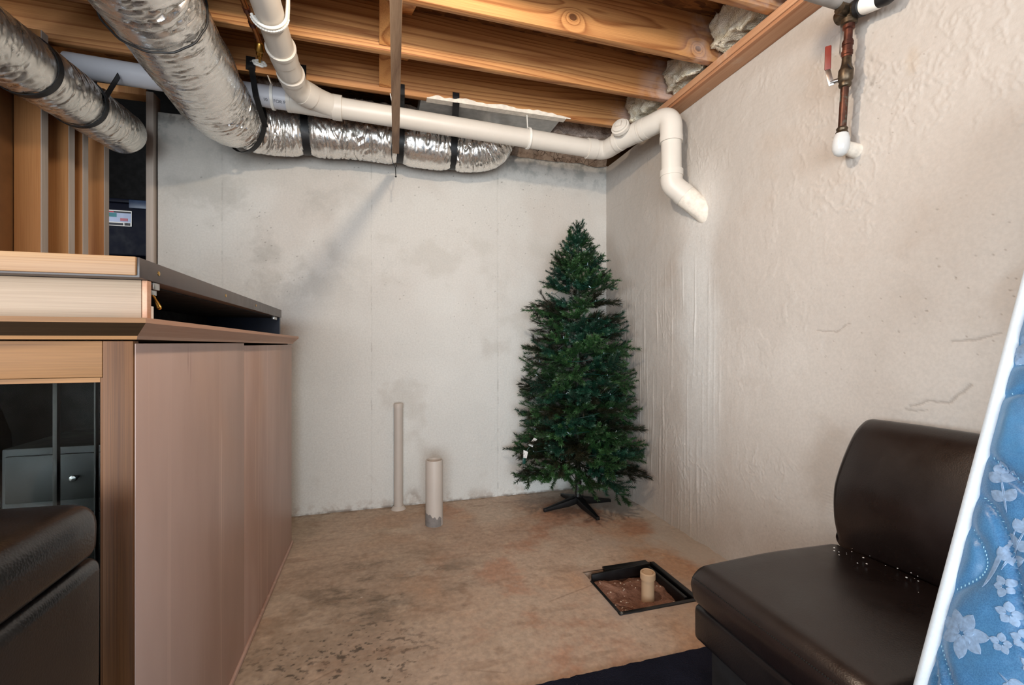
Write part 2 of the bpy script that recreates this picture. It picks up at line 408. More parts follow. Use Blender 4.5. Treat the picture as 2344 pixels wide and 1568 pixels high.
_P = np.random.RandomState(5).permutation(512).astype(np.int64); _G = np.random.RandomState(6).rand(512)*2*np.pi; _GX, _GY = np.cos(_G), np.sin(_G)
def pn(x, y, seed=0):
    """2-D gradient noise, about -0.7..0.7"""
    xi = np.floor(x).astype(np.int64); yi = np.floor(y).astype(np.int64); fx = x-xi; fy = y-yi
    u = fx*fx*fx*(fx*(fx*6-15)+10); v = fy*fy*fy*(fy*(fy*6-15)+10)
    def g(i, j, dx, dy):
        h = _P[(_P[(i+seed*17) & 511]+j) & 511]; return _GX[h]*dx+_GY[h]*dy
    n00 = g(xi, yi, fx, fy); n10 = g(xi+1, yi, fx-1, fy); n01 = g(xi, yi+1, fx, fy-1); n11 = g(xi+1, yi+1, fx-1, fy-1)
    return (n00*(1-u)+n10*u)*(1-v)+(n01*(1-u)+n11*u)*v
def fbm(x, y, f, o=4, seed=0, gain=0.55):
    t = 0; a = 1.0; n = 0
    for k in range(o):
        t = t+a*pn(x*f+13.7*k, y*f+7.3*k, seed+k*3); n += a; a *= gain; f *= 2.03
    return t/n*1.6
def ss(v, a, b):
    t = np.clip((v-a)/(b-a), 0, 1); return t*t*(3-2*t)
def lin(r, g, b): return np.array(srgb(r, g, b)[:3])
def mixc(c, f, col): return c*(1-f[:, None])+lin(*col)[None]*f[:, None]
def seg_d(x, y, pts):
    """distance to a polyline"""
    d = np.full(x.shape, 9.0)
    for (ax, ay), (bx, by) in zip(pts, pts[1:]):
        vx, vy = bx-ax, by-ay; t = np.clip(((x-ax)*vx+(y-ay)*vy)/(vx*vx+vy*vy), 0, 1)
        d = np.minimum(d, np.hypot(x-ax-t*vx, y-ay-t*vy))
    return d
def relief(name, mat, u0, u1, v0, v1, step, place, surf, boxes, skip=None):
    """a finely gridded slab face with true relief and its albedo as a colour attribute, plus the plain body behind it"""
    nu, nv = int((u1-u0)/step), int((v1-v0)/step)
    U, V = np.meshgrid(np.linspace(u0, u1, nu+1), np.linspace(v0, v1, nv+1)); U = U.ravel(); V = V.ravel()
    col, h = surf(U, V); co = place(U, V, h)
    i = np.arange(nu)[None, :]+np.arange(nv)[:, None]*(nu+1); i = i.ravel()
    q = np.stack([i, i+1, i+nu+2, i+nu+1], 1)
    if skip is not None:
        cu, cv = U[i]+step/2, V[i]+step/2; q = q[~((cu > skip[0]) & (cu < skip[1]) & (cv > skip[2]) & (cv < skip[3]))]
    b = MB()
    for bx in boxes: b.box(*bx)
    nb0 = len(co); bv = np.array(b.v); bf = np.array(b.f)+nb0
    allv = np.concatenate([co, bv]); allf = np.concatenate([q, bf])
    cc = np.ones((len(allv), 4)); cc[:nb0, :3] = col; cc[nb0:, :3] = col.mean(0)
    me = bpy.data.meshes.new(name); me.vertices.add(len(allv)); me.vertices.foreach_set('co', allv.astype(np.float32).ravel())
    me.loops.add(len(allf)*4); me.loops.foreach_set('vertex_index', allf.astype(np.int32).ravel())
    me.polygons.add(len(allf)); me.polygons.foreach_set('loop_start', np.arange(len(allf), dtype=np.int32)*4)
    sm = np.ones(len(allf), dtype=bool); sm[len(q):] = False; me.polygons.foreach_set('use_smooth', sm)
    me.update(calc_edges=True)
    a = me.color_attributes.new('albedo', 'FLOAT_COLOR', 'POINT'); a.data.foreach_set('color', cc.astype(np.float32).ravel())
    me.materials.append(M[mat]); o = bpy.data.objects.new(name, me); COL.objects.link(o); return struct(o)
def pits(x, y, cell, dens, r0, r1, seed):
    """scattered dents: 0..1 mask"""
    R = np.random.RandomState(seed); cx = np.floor(x/cell).astype(np.int64); cy = np.floor(y/cell).astype(np.int64); out = np.zeros(x.shape)
    T = R.rand(512, 4)
    for di in (-1, 0, 1):
        for dj in (-1, 0, 1):
            h = _P[(_P[(cx+di+seed) & 511]+cy+dj) & 511]; k = T[h]
            px = (cx+di+k[:, 0])*cell; py = (cy+dj+k[:, 1])*cell; r = (r0+(r1-r0)*k[:, 2]**3)*(k[:, 3] < dens)
            out = np.maximum(out, np.where(r > 0, 1-ss(np.hypot(x-px, (y-py)*1.25), r*.5, r+1e-6), 0))
    return out
def s_floor(x, y):
    c = np.tile(lin(194, 172, 153), (len(x), 1)); wx = x+.08*fbm(x, y, 2.2, 3, 40); wy = y+.08*fbm(x, y, 2.2, 3, 44)
    c = mixc(c, ss(fbm(wx, wy, 1.3, 5, 1), -.1, .35)*.7, (176, 148, 127)); c = mixc(c, ss(fbm(wx, wy, 1.1, 5, 2), .0, .4)*.75, (192, 150, 118))
    left = 1-ss(x, -.1, .8); c = mixc(c, left*(.35+.5*ss(fbm(wx, wy, 1.5, 4, 3), -.2, .3)), (168, 150, 130))
    e1 = (1-ss(np.hypot((x-.02)/.62, (y-2.22)/.46), .25, 1)); sm = fbm(x+.3*y, y*1.7, 4.2, 7, 4, .74)
    c = mixc(c, e1*ss(sm, -.12, .38)*.9, (88, 76, 62)); c = mixc(c, e1*.3, (136, 120, 102))
    e2 = (1-ss(np.hypot((x+.14)/.5, (y-1.66)/.48), .3, 1)); bl = fbm(x+.35*y, y*1.35, 30, 4, 5, .6)+.35*fbm(x, y, 6, 3, 16)
    c = mixc(c, e2*ss(bl, .20, .34)*.9, (58, 48, 40)); c = mixc(c, e2*.2, (128, 116, 102))
    c = mixc(c, ss(fbm(x*1.5+.6*y, y*6, 1.7, 5, 6), .22, .5)*.35, (136, 108, 86))
    c = mixc(c, ss(fbm(x, y, 7, 5, 7), .25, .5)*.35, (212, 190, 168)); c = mixc(c, ss(-fbm(x, y, 9, 5, 8), .22, .5)*.4, (146, 118, 96))
    c = mixc(c, ss(fbm(wx, wy, 2.1, 6, 17, .62), .0, .35)*ss(x, .1, .6)*.55, (176, 122, 92)); c = mixc(c, ss(fbm(wx, wy, 2.6, 6, 18, .62), .1, .4)*.4, (206, 190, 172))
    c = c*(1+.30*fbm(x, y, 38, 3, 14, .7))[:, None]*(1+.12*fbm(x+.3*y, y*2.2, 11, 3, 15))[:, None]
    wn = fbm(x, y, 2.6, 5, 9); wh = ss(x+.30*wn, 1.46, 1.62); c = mixc(c, wh*.85, (206, 198, 188))
    c = mixc(c, (1-ss(np.hypot(x-1.30, y-2.25), .05, .26))*ss(wn, -.1, .3)*.6, (190, 178, 166))
    d = np.maximum(np.abs(x-1.155)-.19, np.abs(y-1.868)-.183); c = mixc(c, (1-ss(d, .0, .06))*(.35+.6*ss(wn, -.2, .3)), (176, 158, 146))
    c = mixc(c, (1-ss(np.hypot(x-.33, y-2.85), .06, .2))*.5, (182, 164, 150)); c = mixc(c, (1-ss(YW-y, .0, .05))*ss(fbm(x, y, 9, 4, 11), -.2, .3)*.7, (110, 94, 80))
    p = pits(x, y, .07, .35, .002, .006, 3)*ss(fbm(x, y, 2, 3, 12), .0, .3); c = mixc(c, p*.9, (228, 220, 208))
    p2 = pits(x, y*1.5, .05, .3, .002, .007, 9)*ss(fbm(x, y, 2.3, 3, 13), .05, .3); c = mixc(c, p2*.7, (84, 66, 54))
    for pts in (((.98, 1.78), (1.22, 1.97)), ((-.25, 1.62), (-.14, 1.68)), ((.3, 1.55), (.42, 1.50)), ((.72, 1.86), (.96, 1.93))):
        c = mixc(c, (1-ss(seg_d(x, y, pts), .001, .005))*.45, (120, 96, 76))
    h = .0016*fbm(x, y, 3, 4, 20)+.0007*fbm(x, y, 22, 3, 21)+.012*ss(x, 1.60, 1.74)**2*(1+fbm(x, y, 8, 3, 22)); return c, h
relief('floor', 'floor', -.62, 1.74, 0.98, 3.245, .0042, lambda u, v, h: np.stack([u, v, h], 1), s_floor,
       [(-3.7, -.62, -3.6, 3.45, -.12, -.001), (-.62, 1.95, -3.6, .98, -.12, -.001), (-.62, PX0, .98, 3.45, -.12, -.006), (PX1, 1.95, .98, 3.45, -.12, -.006), (PX0, PX1, .98, PY0, -.12, -.006), (PX0, PX1, PY1, 3.45, -.12, -.006)], (PX0, PX1, PY0, PY1))
def s_back(x, z):
    c = np.tile(lin(229, 229, 224), (len(x), 1)); wx = x+.06*fbm(x, z, 3, 3, 50); wz = z+.06*fbm(x, z, 3, 3, 53)
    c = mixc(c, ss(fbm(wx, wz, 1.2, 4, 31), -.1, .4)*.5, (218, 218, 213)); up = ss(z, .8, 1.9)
    c = mixc(c, up*(.6+.35*ss(fbm(wx, wz, 1.0, 4, 32), -.2, .3)), (203, 195, 186))  # upper wall: tan staining, plus darkening painted in to offset the bulb
    lf = (1-ss(x, -.75, .25))*ss(z, 1.25, 1.6); c = mixc(c, lf*ss(fbm(wx, wz, 2.4, 6, 33, .62), -.02, .38)*.5, (158, 154, 146))
    c = mixc(c, (1-ss(x, -1.1, -.55))*.35, (176, 174, 168)); c = mixc(c, ss(fbm(wx, wz, 2.0, 6, 34), .16, .45)*.35, (188, 182, 172))
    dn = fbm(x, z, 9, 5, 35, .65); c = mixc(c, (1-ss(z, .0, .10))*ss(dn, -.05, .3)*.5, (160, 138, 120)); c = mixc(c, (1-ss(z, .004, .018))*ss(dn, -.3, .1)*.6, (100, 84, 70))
    c = mixc(c, (1-ss(np.hypot((x-.235)/.09, z/.17), .2, 1))*ss(fbm(x, z, 14, 4, 36), -.2, .35)*.7, (140, 122, 108))
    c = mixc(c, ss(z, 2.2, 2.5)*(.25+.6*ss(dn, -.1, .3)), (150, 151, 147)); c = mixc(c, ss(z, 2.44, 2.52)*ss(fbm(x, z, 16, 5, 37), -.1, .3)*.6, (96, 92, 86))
    p = pits(x, z, .032, .5, .0012, .0052, 11)*ss(fbm(x, z, 2.2, 4, 38), .02, .3)*(.25+.75*ss(z, .9, 1.6)); p = np.maximum(p, pits(x, z, .09, .25, .002, .007, 17)*ss(z, 1.0, 2.0))
    c = mixc(c, p*.75, (98, 92, 85))
    jn = np.zeros(len(x))
    for jx in (-.936, -.045, .843):
        jn = np.maximum(jn, 1-ss(np.abs(x-jx+.004*fbm(x*0, z, 5, 3, 39)), .0012, .006))
    br = ss(fbm(x*.2, z, 9, 4, 42, .7), .08, .3); c = mixc(c, jn*br*.3, (130, 125, 118)); c = mixc(c, jn*.08, (150, 146, 140))
    h = .0022*fbm(wx, wz, 5, 4, 45)+.0008*fbm(x, z, 30, 3, 46)-.0025*p-.0015*jn
    rg = fbm(x, z, 7, 5, 47, .6); h = h+.0016*ss(1-np.abs(rg)*9, .0, 1)*ss(fbm(x, z, 1.6, 3, 48), .1, .3); return c, h
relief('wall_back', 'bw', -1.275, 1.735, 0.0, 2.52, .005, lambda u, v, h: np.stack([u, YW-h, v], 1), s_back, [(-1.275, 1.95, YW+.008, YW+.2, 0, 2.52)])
def s_right(y, z):
    c = np.tile(lin(214, 206, 197), (len(y), 1)); c = mixc(c, ss(z, .8, 2.2)*.9, (178, 169, 160)); wy = y+.07*fbm(y, z, 3, 3, 60); wz = z+.07*fbm(y, z, 3, 3, 63)  # darkened with height in the colour to even out the bulb's light
    c = mixc(c, ss(fbm(wy, wz, 1.0, 4, 61), -.1, .4)*.5, (192, 182, 172)); c = mixc(c, ss(fbm(wy, wz, 1.8, 5, 62), .1, .45)*.45, (180, 165, 151))
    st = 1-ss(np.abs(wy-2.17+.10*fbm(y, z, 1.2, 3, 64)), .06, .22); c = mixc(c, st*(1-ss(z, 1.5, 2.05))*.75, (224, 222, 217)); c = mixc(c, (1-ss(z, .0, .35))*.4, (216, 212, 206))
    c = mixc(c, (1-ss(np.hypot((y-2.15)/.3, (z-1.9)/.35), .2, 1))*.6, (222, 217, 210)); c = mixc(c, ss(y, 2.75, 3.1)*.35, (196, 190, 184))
    c = mixc(c, (1-ss(np.hypot((y-1.09)/.03, (z-2.08)/.07), .3, 1))*.35, (178, 160, 138)); c = mixc(c, (1-ss(np.hypot((y-1.22)/.012, (z-2.10)/.10), .4, 1))*ss(fbm(y, z, 22, 4, 90), -.1, .3)*.6, (120, 112, 104))
    p = pits(y, z, .035, .45, .0012, .0048, 23)*ss(fbm(y, z, 2.0, 4, 66), -.12, .25)*(.5+.5*(1-ss(y, 1.0, 1.6))); c = mixc(c, p*.7, (128, 114, 101))
    ck = np.zeros(len(y)); jy = .012*fbm(y, z, 14, 4, 67); jz = .012*fbm(y, z, 14, 4, 68)
    for pts, w in ((((.93, 1.0), (.99, .94), (1.05, .935), (1.10, .915)), .004), (((.86, 1.16), (.92, 1.14), (.98, 1.135)), .0032), (((1.04, .905), (1.08, .90), (1.11, .905)), .003), (((1.45, 1.18), (1.36, 1.17), (1.30, 1.20)), .0026), (((1.29, 1.83), (1.285, 1.80)), .003)):
        ck = np.maximum(ck, 1-ss(seg_d(y+jy, z+jz, pts), w*.4, w*1.3))
    c = mixc(c, ck*.42, (128, 114, 102))
    ln = (1-ss(np.abs(z-2.16+.006*fbm(y, z, 6, 3, 69)), .0008, .004))*ss(fbm(y, z*0, 5, 3, 70), -.1, .2)*ss(y, 1.2, 1.4); c = mixc(c, ln*.3, (160, 148, 136))
    # relief: trowel lumps, long paint runs toward the corner, flaked ridges
    h = .0034*fbm(wy, wz, 3.6, 5, 71, .6)+.0010*fbm(y, z, 26, 3, 72)
    rn = pn(y*46+.6*pn(y*3, z*2, 73), z*1.3, 74); run = ss(rn, .10, .42)*ss(y, 1.85, 2.3)*(1-ss(z, 1.2, 1.75))*(.35+.65*ss(fbm(y, z, 2.0, 3, 75), -.25, .25)); h = h+.0048*run
    fl = fbm(wy, wz*.6, 8, 5, 76, .62); h = h+.0012*ss(fl, .18, .26)*ss(fbm(y, z, 1.5, 3, 77), -.05, .25)+.0022*ss(1-np.abs(fl)*12, 0, 1)*ss(fbm(y, z, 1.3, 3, 78), .08, .3)
    cb = (1-ss(np.hypot((y-1.33)/.10, (z-.50)/.075), .7, 1))*(.5+.5*np.sin(z*2*np.pi/.0125+3*y)); h = h+.0016*cb
    h = h+.004*(1-ss(np.hypot((y-2.15)/.16, (z-1.88)/.16), .3, 1))*(.6+fbm(y, z, 24, 4, 79))-.0022*p-.002*ck-.0008*ln; return c, h
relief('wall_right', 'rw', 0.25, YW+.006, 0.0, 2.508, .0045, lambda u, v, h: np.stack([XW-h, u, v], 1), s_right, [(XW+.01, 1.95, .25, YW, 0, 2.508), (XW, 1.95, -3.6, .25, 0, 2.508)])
# rear wall with a wide unseen opening, added for the daylight fill
b = MB(); b.box(-3.7, -2.5, -3.6, -3.4, 0, 2.775); b.box(0.7, XW, -3.6, -3.4, 0, 2.775); b.box(-2.5, 0.7, -3.6, -3.4, 2.2, 2.775)
struct(b.build('wall_rear', 'offwhite'))
b = MB()
for x in (-2.5, -1.43, -0.37, 0.64): b.box(x, x+0.06, -3.5, -3.44, 0, 2.2)
b.box(-2.44, 0.64, -3.5, -3.44, 2.14, 2.2)
struct(b.build('unseen_door', 'whiteplastic'))  # unseen frame, added round the rear fill light's opening
b = MB(); b.box(-3.7, -3.6, -3.4, -2.6, 0, 2.775); b.box(-3.7, -3.6, 0.8, 3.45, 0, 2.775); b.box(-3.7, -3.6, -2.6, 0.8, 0, 0.65); b.box(-3.7, -3.6, -2.6, 0.8, 2.25, 2.775)
struct(b.build('wall_left', 'offwhite'))
b = MB()
for y in (-2.6, -1.5, -0.4, 0.74): b.box(-3.66, -3.62, y, y+0.06, 0.65, 2.25)
struct(b.build('unseen_window', 'whiteplastic'))  # unseen window frame beside the left fill light

# ceiling: OSB deck carried by joists
ceil = struct(MB().box(-3.7, 2.0, -3.6, 3.5, ZS, ZS+0.03).build('ceiling', 'osb'))
JY = [1.96-0.376*k for k in range(-2, 14)]      # back face of each joist
jm = MB().box(-3.65, 1.80, -0.038, 0, ZJ, ZS).build('joist', 'joist', ceil, bevel=0.003)
for i, y in enumerate(JY):
    o = jm
    if i:
        o = jm.copy(); COL.objects.link(o)
    o.location = (0, y, 0)
    if i == 2:
        o.data = jm.data.copy(); o.data.materials[0] = M['joist_knot']
# joists sit on the wall plate: ends hidden by fibreglass
# cross bridging between the joists
def brace(y0, y1, x, up):
    z0, z1 = (ZS-0.015, ZJ+0.03) if up else (ZJ+0.02, ZS-0.02)
    MB().bar((x, y0, z0), (x, y1, z1), 0.066, 0.019).build('bridging_brace', 'brace', ceil, bevel=0.002)
for ya, yb in ((JY[2], JY[1]), (JY[1], JY[0]), (JY[3], JY[2])):
    brace(ya+0.001, yb-0.039, 0.037, True); brace(ya+0.001, yb-0.039, 0.125, False)
# lampholder on a joist above the camera, with its bulb
lh = thing('ceiling_lampholder', 'white porcelain lampholder on the joists above the hanging lath', 'lamp', (BULB[0], BULB[1], ZJ))
MB().lathe([(0.055, 0), (0.055, -0.012), (0.035, -0.03), (0.022, -0.05)], (BULB[0], BULB[1], ZJ)).build('lamp_base', 'whitebulb', lh)
bulb(BULB, 60, '')

# wall plate on the right wall + rim boards
struct(MB().box(1.62, 1.80, -3.3, 2.40, 2.508, 2.546).build('trim_1', 'plate', bevel=0.004))
struct(MB().box(1.625, 1.725, -3.3, 2.40, 2.49, 2.507).build('trim_2', 'plate', bevel=0.003))
struct(MB().box(1.93, 1.97, -3.3, 3.45, 2.508, ZS).build('trim_3', 'hardboard'))
struct(MB().box(-1.2, 1.93, 3.38, 3.42, 2.52, ZS).build('trim_4', 'hardboard'))
def gfn(u, v):
    x = 0.86+u*0.86; z = 2.505+v*0.11
    return (x, 3.222-0.018*noise.noise((x*14, z*20, 3))-0.02*v, z+0.012*noise.noise((x*9, z*3, 1)))
g = MB().grid(gfn, 90, 10); g.box(0.86, 1.72, 3.235, 3.40, 2.522, 2.60)
struct(g.build('trim_5', 'grout', fix=False))

# ---------------------------------------------- stud wall and crawl-space opening at the left
sw = struct(MB().box(-1.60, -1.552, 0.9, 2.90, 0, 2.54).build('wall_stud', 'hardboard'))
st0 = None
for y in (1.35, 1.76, 2.17, 2.55, 2.74, 2.85, 3.04):
    b = MB(); b.box(-1.545, -1.451, y, y+0.045, 0, 2.53); b.box(-1.451, -1.448, y+0.001, y+0.044, 0, 2.53, 1)
    if st0 is None: st0 = b.build('stud', ['stud', 'stud_dusty'], sw, bevel=0.0); yb = y
    else:
        o = st0.copy(); COL.objects.link(o); o.location = (0, y-yb, 0)
oj = struct(MB().box(-1.322, -1.284, 3.20, 3.29, 0, 2.62).build('trim_6', 'stud_dusty', bevel=0.002))
struct(MB().box(-1.56, -1.322, 3.20, 3.29, 2.595, 2.635).build('trim_7', 'stud', bevel=0.002))
# dark crawl space behind
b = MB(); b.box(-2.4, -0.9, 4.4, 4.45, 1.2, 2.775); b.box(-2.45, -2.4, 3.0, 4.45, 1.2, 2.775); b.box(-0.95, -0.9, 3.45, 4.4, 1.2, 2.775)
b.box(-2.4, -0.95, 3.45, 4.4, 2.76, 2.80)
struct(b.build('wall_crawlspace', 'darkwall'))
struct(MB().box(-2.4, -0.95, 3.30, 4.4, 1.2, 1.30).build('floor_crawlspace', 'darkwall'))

def storage_bin(z0, label):
    X0, X1, Y0, Y1 = -1.80, -1.36, 3.58, 3.95; h = 0.34
    t = thing('storage_bin', label, 'bin', ((X0+X1)/2, (Y0+Y1)/2, z0), 'navy storage bins in the crawl space')
    i = 0.02; V = []; F = []
    b = MB(); prof = [(i, 0), (0, h)]
    v = [(X0+i, Y0+i, z0), (X1-i, Y0+i, z0), (X1-i, Y1-i, z0), (X0+i, Y1-i, z0), (X0, Y0, z0+h), (X1, Y0, z0+h), (X1, Y1, z0+h), (X0, Y1, z0+h)]
    b.add(v, [(0, 3, 2, 1), (0, 1, 5, 4), (1, 2, 6, 5), (2, 3, 7, 6), (3, 0, 4, 7), (4, 5, 6, 7)])
    b.build('bin_body', 'binplastic', t, bevel=0.012)
    b = MB().box(X0-.012, X1+.012, Y0-.012, Y1+.012, z0+h+.001, z0+h+.025); b.box(X0+.03, X1-.03, Y0+.03, Y1-.03, z0+h+.0255, z0+h+.034)
    b.build('bin_lid', 'binplastic', t, bevel=0.006)
    MB().box(-1.565, -1.40, Y0-.022, Y0-.0125, z0+h-.035, z0+h+.02).build('latch', 'clip', t, bevel=0.004)
    for k in range(4): MB().box(-1.47, -1.385, Y0-.006, Y0+.012, z0+0.05+k*0.055, z0+0.056+k*0.055).build('rib', 'binplastic', t, bevel=0.002)
    return t
tb = storage_bin(1.705, 'navy plastic storage bin with a picture label behind the foil duct end')
storage_bin(1.301, 'lower navy plastic storage bin whose lid shows just above the bar top')
ly = 3.583
lab = MB().box(-1.70, -1.558, ly-.002, ly, 1.893, 1.995).build('picture_label', 'paper', tb)
MB().box(-1.698, -1.562, ly-.003, ly-.0021, 1.918, 1.988).build('label_picture', 'pale', lab)
MB().box(-1.698, -1.64, ly-.0038, ly-.0031, 1.950, 1.976).build('label_tub', 'teal', lab)
MB().box(-1.66, -1.562, ly-.0038, ly-.0031, 1.978, 1.988).build('label_band', 'ink', lab)
MB().box(-1.62, -1.578, ly-.0038, ly-.0031, 1.926, 1.944).build('label_towels', 'pink', lab)
MB().box(-1.69, -1.655, ly-.0044, ly-.0039, 1.978, 1.987).build('label_logo', 'red', lab)
MB().box(-1.698, -1.605, ly-.0038, ly-.0031, 1.897, 1.912).build('label_strip', 'ink', lab)
b = MB()
for k in range(9): b.box(-1.597+k*.0036, -1.595+k*.0036+random.random()*.001, ly-.0038, ly-.0031, 1.897, 1.914)
b.build('barcode', 'ink', lab)

# ================================================================== BAR CABINET
BX1, BX0, BY0, BY1 = -0.465, -1.25, 1.083, 2.80
bar = thing('bar_cabinet', 'long pink-primed bar cabinet with a wood framed glass door on its front', 'cabinet', (BX1, BY0, 0))
b = MB(); b.box(BX1-.02, BX1, BY0+.002, 1.85, 0.0, 1.128)
b.build('side_panel', 'panel', bar, bevel=0.0015)
MB().box(BX1-.02, BX1-.002, 1.8505, BY1, 0.0, 1.119).build('side_panel', 'panel', bar, bevel=0.0015)
MB().box(BX0, BX1-.021, BY1-.02, BY1, 0.0, 1.125).build('back_panel', 'blackmat', bar)
MB().box(BX0, BX0+.02, BY0+.03, BY1-.021, 0.0, 1.125).build('end_panel', 'walnut', bar)
MB().box(BX0+.021, BX1-.021, BY0+.06, BY1-.021, 0.0, 0.06).build('bottom_panel', 'blackmat', bar)
MB().box(BX0+.021, BX1-.021, 1.62, 1.64, 0.061, 1.12).build('inner_back', 'blackmat', bar)
MB().box(BX1-.004, BX1+.008, BY0+.01, BY1, 0.0, 0.02).build('shoe_strip', 'panel', bar, bevel=0.004)
# crown: top board with a moulding that flares outward
tz = lambda y: -0.014*(y-BY0)/(BY1-BY0)
def ring(z, o): return [(x, y, z+tz(y)) for x, y in ((BX0, BY0-o), (BX1+o, BY0-o), (BX1+o, BY1+o), (BX0, BY1+o))]
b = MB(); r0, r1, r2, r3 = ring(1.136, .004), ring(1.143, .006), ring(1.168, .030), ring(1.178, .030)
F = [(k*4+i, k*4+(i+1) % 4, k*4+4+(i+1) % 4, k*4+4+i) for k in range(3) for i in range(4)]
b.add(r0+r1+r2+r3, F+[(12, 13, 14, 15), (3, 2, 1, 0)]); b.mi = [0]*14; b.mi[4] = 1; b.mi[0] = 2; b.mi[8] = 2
b.build('bar_top', ['peach', 'dark_front', 'walnut_h'], bar, smooth=0)
# glazed door
zt, zr = 1.133, 1.062
door = MB().box(-0.517, BX1-.002, BY0-.004, BY0+.018, 0.03, zt).build('door_stile', 'walnut', bar, bevel=0.0015)
MB().box(-1.20, -1.149, BY0-.004, BY0+.018, 0.03, zt).build('door_stile', 'walnut', bar, bevel=0.0015)
MB().box(-1.1485, -0.5175, BY0-.004, BY0+.018, zr, zt).build('door_rail', 'walnut_h', bar, bevel=0.0015)
MB().box(-1.1485, -0.5175, BY0-.004, BY0+.018, 0.03, 0.10).build('door_rail', 'walnut_h', bar, bevel=0.0015)
MB().box(-0.5235, -0.5178, BY0+.002, BY0+.016, 0.101, zr-.001).build('door_bead', 'walnut', bar)
MB().box(-1.148, -0.524, BY0+.002, BY0+.016, zr-.010, zr-.001).build('door_bead', 'walnut_h', bar)
MB().box(-1.147, -0.524, BY0+.009, BY0+.013, 0.101, zr-.011).build('glass_pane', 'glass', bar)
# what stands inside, dim behind the glass
for x, w_ in ((-0.622, .004), (-0.556, .002)): MB().box(x-w_, x+w_, BY0+.05, BY0+.062, 0.061, 1.12).build('shelf_rail', 'greypipe', bar, bevel=0.002)
ch = thing('small_chest', 'grey drawer chest with round knobs inside the glass cabinet', 'chest', (-0.63, 1.33, 0.061))
MB().box(-0.76, -0.57, 1.22, 1.45, 0.061, 0.905).build('chest_body', 'drawer', ch, bevel=0.004)
for z in (0.66, 0.79):
    d = MB().box(-0.75, -0.58, 1.212, 1.2195, z, z+0.10).build('drawer', 'drawer', ch, bevel=0.003)
    MB().lathe([(0.003, 0), (0.003, 0.008), (0.007, 0.012), (0.006, 0.018), (0.001, 0.02)], (-0.625, 1.212, z+0.05), (0, -1, 0), 14).build('knob', 'steel', d)
def bagfn(cx, cy, z0, r, h, seed):
    b = MB(); n, k = 36, 22; V = []
    for i in range(k+1):
        ph = pi*i/k
        for j in range(n):
            th = 2*pi*j/n; d = Vector((sin(ph)*cos(th), sin(ph)*sin(th), -cos(ph)))
            q = 1+0.22*noise.noise(d*2.2+Vector((seed, 0, 0)))+0.08*noise.noise(d*6+Vector((0, seed, 0)))
            z = z0+h/2+d.z*q*h/2
            V.append((cx+d.x*q*r, cy+d.y*q*r*0.7, max(z, z0)))
    F = [(i*n+j, i*n+(j+1) % n, (i+1)*n+(j+1) % n, (i+1)*n+j) for i in range(k) for j in range(n)]
    return b.add(V, F)
tag(bagfn(-0.93, 1.33, 0.061, 0.13, 0.98, 3).build('plastic_bag', 'bag', smooth=60), 'shiny black plastic bag bunched up inside the glass cabinet', 'bag')

# ================================================================== TABLE-LIKE UNIT LYING ON THE BAR
UX = -0.47; U = thing('tabletop_unit', 'low unit with pale oak front and thick top lying on the bar cabinet', 'table unit', (UX, 1.13, 1.179))
UY0, UY1, UX0 = 1.112, 2.70, -1.22; zb = 1.179; zt = 1.305
dx = lambda y: UX-0.030*(y-UY0)/(UY1-UY0)
b = MB(); zs = zt-.042
b.add([(UX0, UY0, zs), (UX, UY0, zs), (dx(UY1), UY1, zs), (UX0, UY1, zs), (UX0, UY0, zt), (UX, UY0, zt), (dx(UY1), UY1, zt), (UX0, UY1, zt)],
      [(0, 3, 2, 1), (0, 1, 5, 4), (1, 2, 6, 5), (2, 3, 7, 6), (3, 0, 4, 7), (4, 5, 6, 7)])
b.build('unit_top', 'greyedge', U, bevel=0.002)
MB().box(UX0, UX-.004, UY0-.008, UY0-.0005, zs+.004, zt).build('top_edging', 'oakslab', U, bevel=0.002)
MB().box(UX0, UX-.012, UY0+.035, UY0+.05, zb+.002, zs-.001).build('front_panel', 'oakfront', U, bevel=0.001)
MB().box(UX-.0115, UX-.002, UY0+.036, UY0+.055, zb+.002, zs-.001).build('end_strip', 'peach', U, bevel=0.001)
MB().box(UX-.016, UX-.006, UY0+.06, UY0+.075, zb+.001, zb+.03).build('foot_block', 'whiteplastic', U)
b = MB(); b.box(UX0, dx(UY1)-.004, UY1-.03, UY1-.006, zb-.012, zs-.001); b.build('end_panel', 'navy', U)
MB().box(-0.86, -0.84, UY0+.06, UY1-.031, zb+.001, zs-.004).build('inner_panel', 'blackmat', U)
MB().box(UX0, UX-.045, UY0+.056, UY1-.031, zs-.003, zs-.0005).build('black_underside', 'blackmat', U)  # thin black sheet that turns the slab's underside black
for y in (1.20, 1.70, 2.12): MB().lathe([(0.005, 0), (0.005, .0015), (.002, .002)], (dx(y)-.0003, y, zs+.021), (1, 0, 0), 12).build('screw', 'brass', U)
b = MB().box(UX-.03, UX-.004, UY0+.07, UY0+.10, zs-.016, zs-.001); b.box(UX-.025, UX-.009, UY0+.072, UY0+.098, zs-.028, zs-.017)
b.build('latch', 'steel', U, bevel=0.001)
MB().tube(catmull([(UX-.017, UY0+.085, zs-.02), (UX-.004, UY0+.083, zs-.04), (UX+.004, UY0+.083, zs-.055), (UX-.004, UY0+.09, zs-.056), (UX-.012, UY0+.094, zs-.03)], 6), 0.0022, 8).build('wire_loop', 'brass', U)
MB().box(dx(2.6)-.02, dx(2.6)-.008, 2.55, 2.62, zs-.016, zs-.001).build('latch', 'steel', U, bevel=0.001)

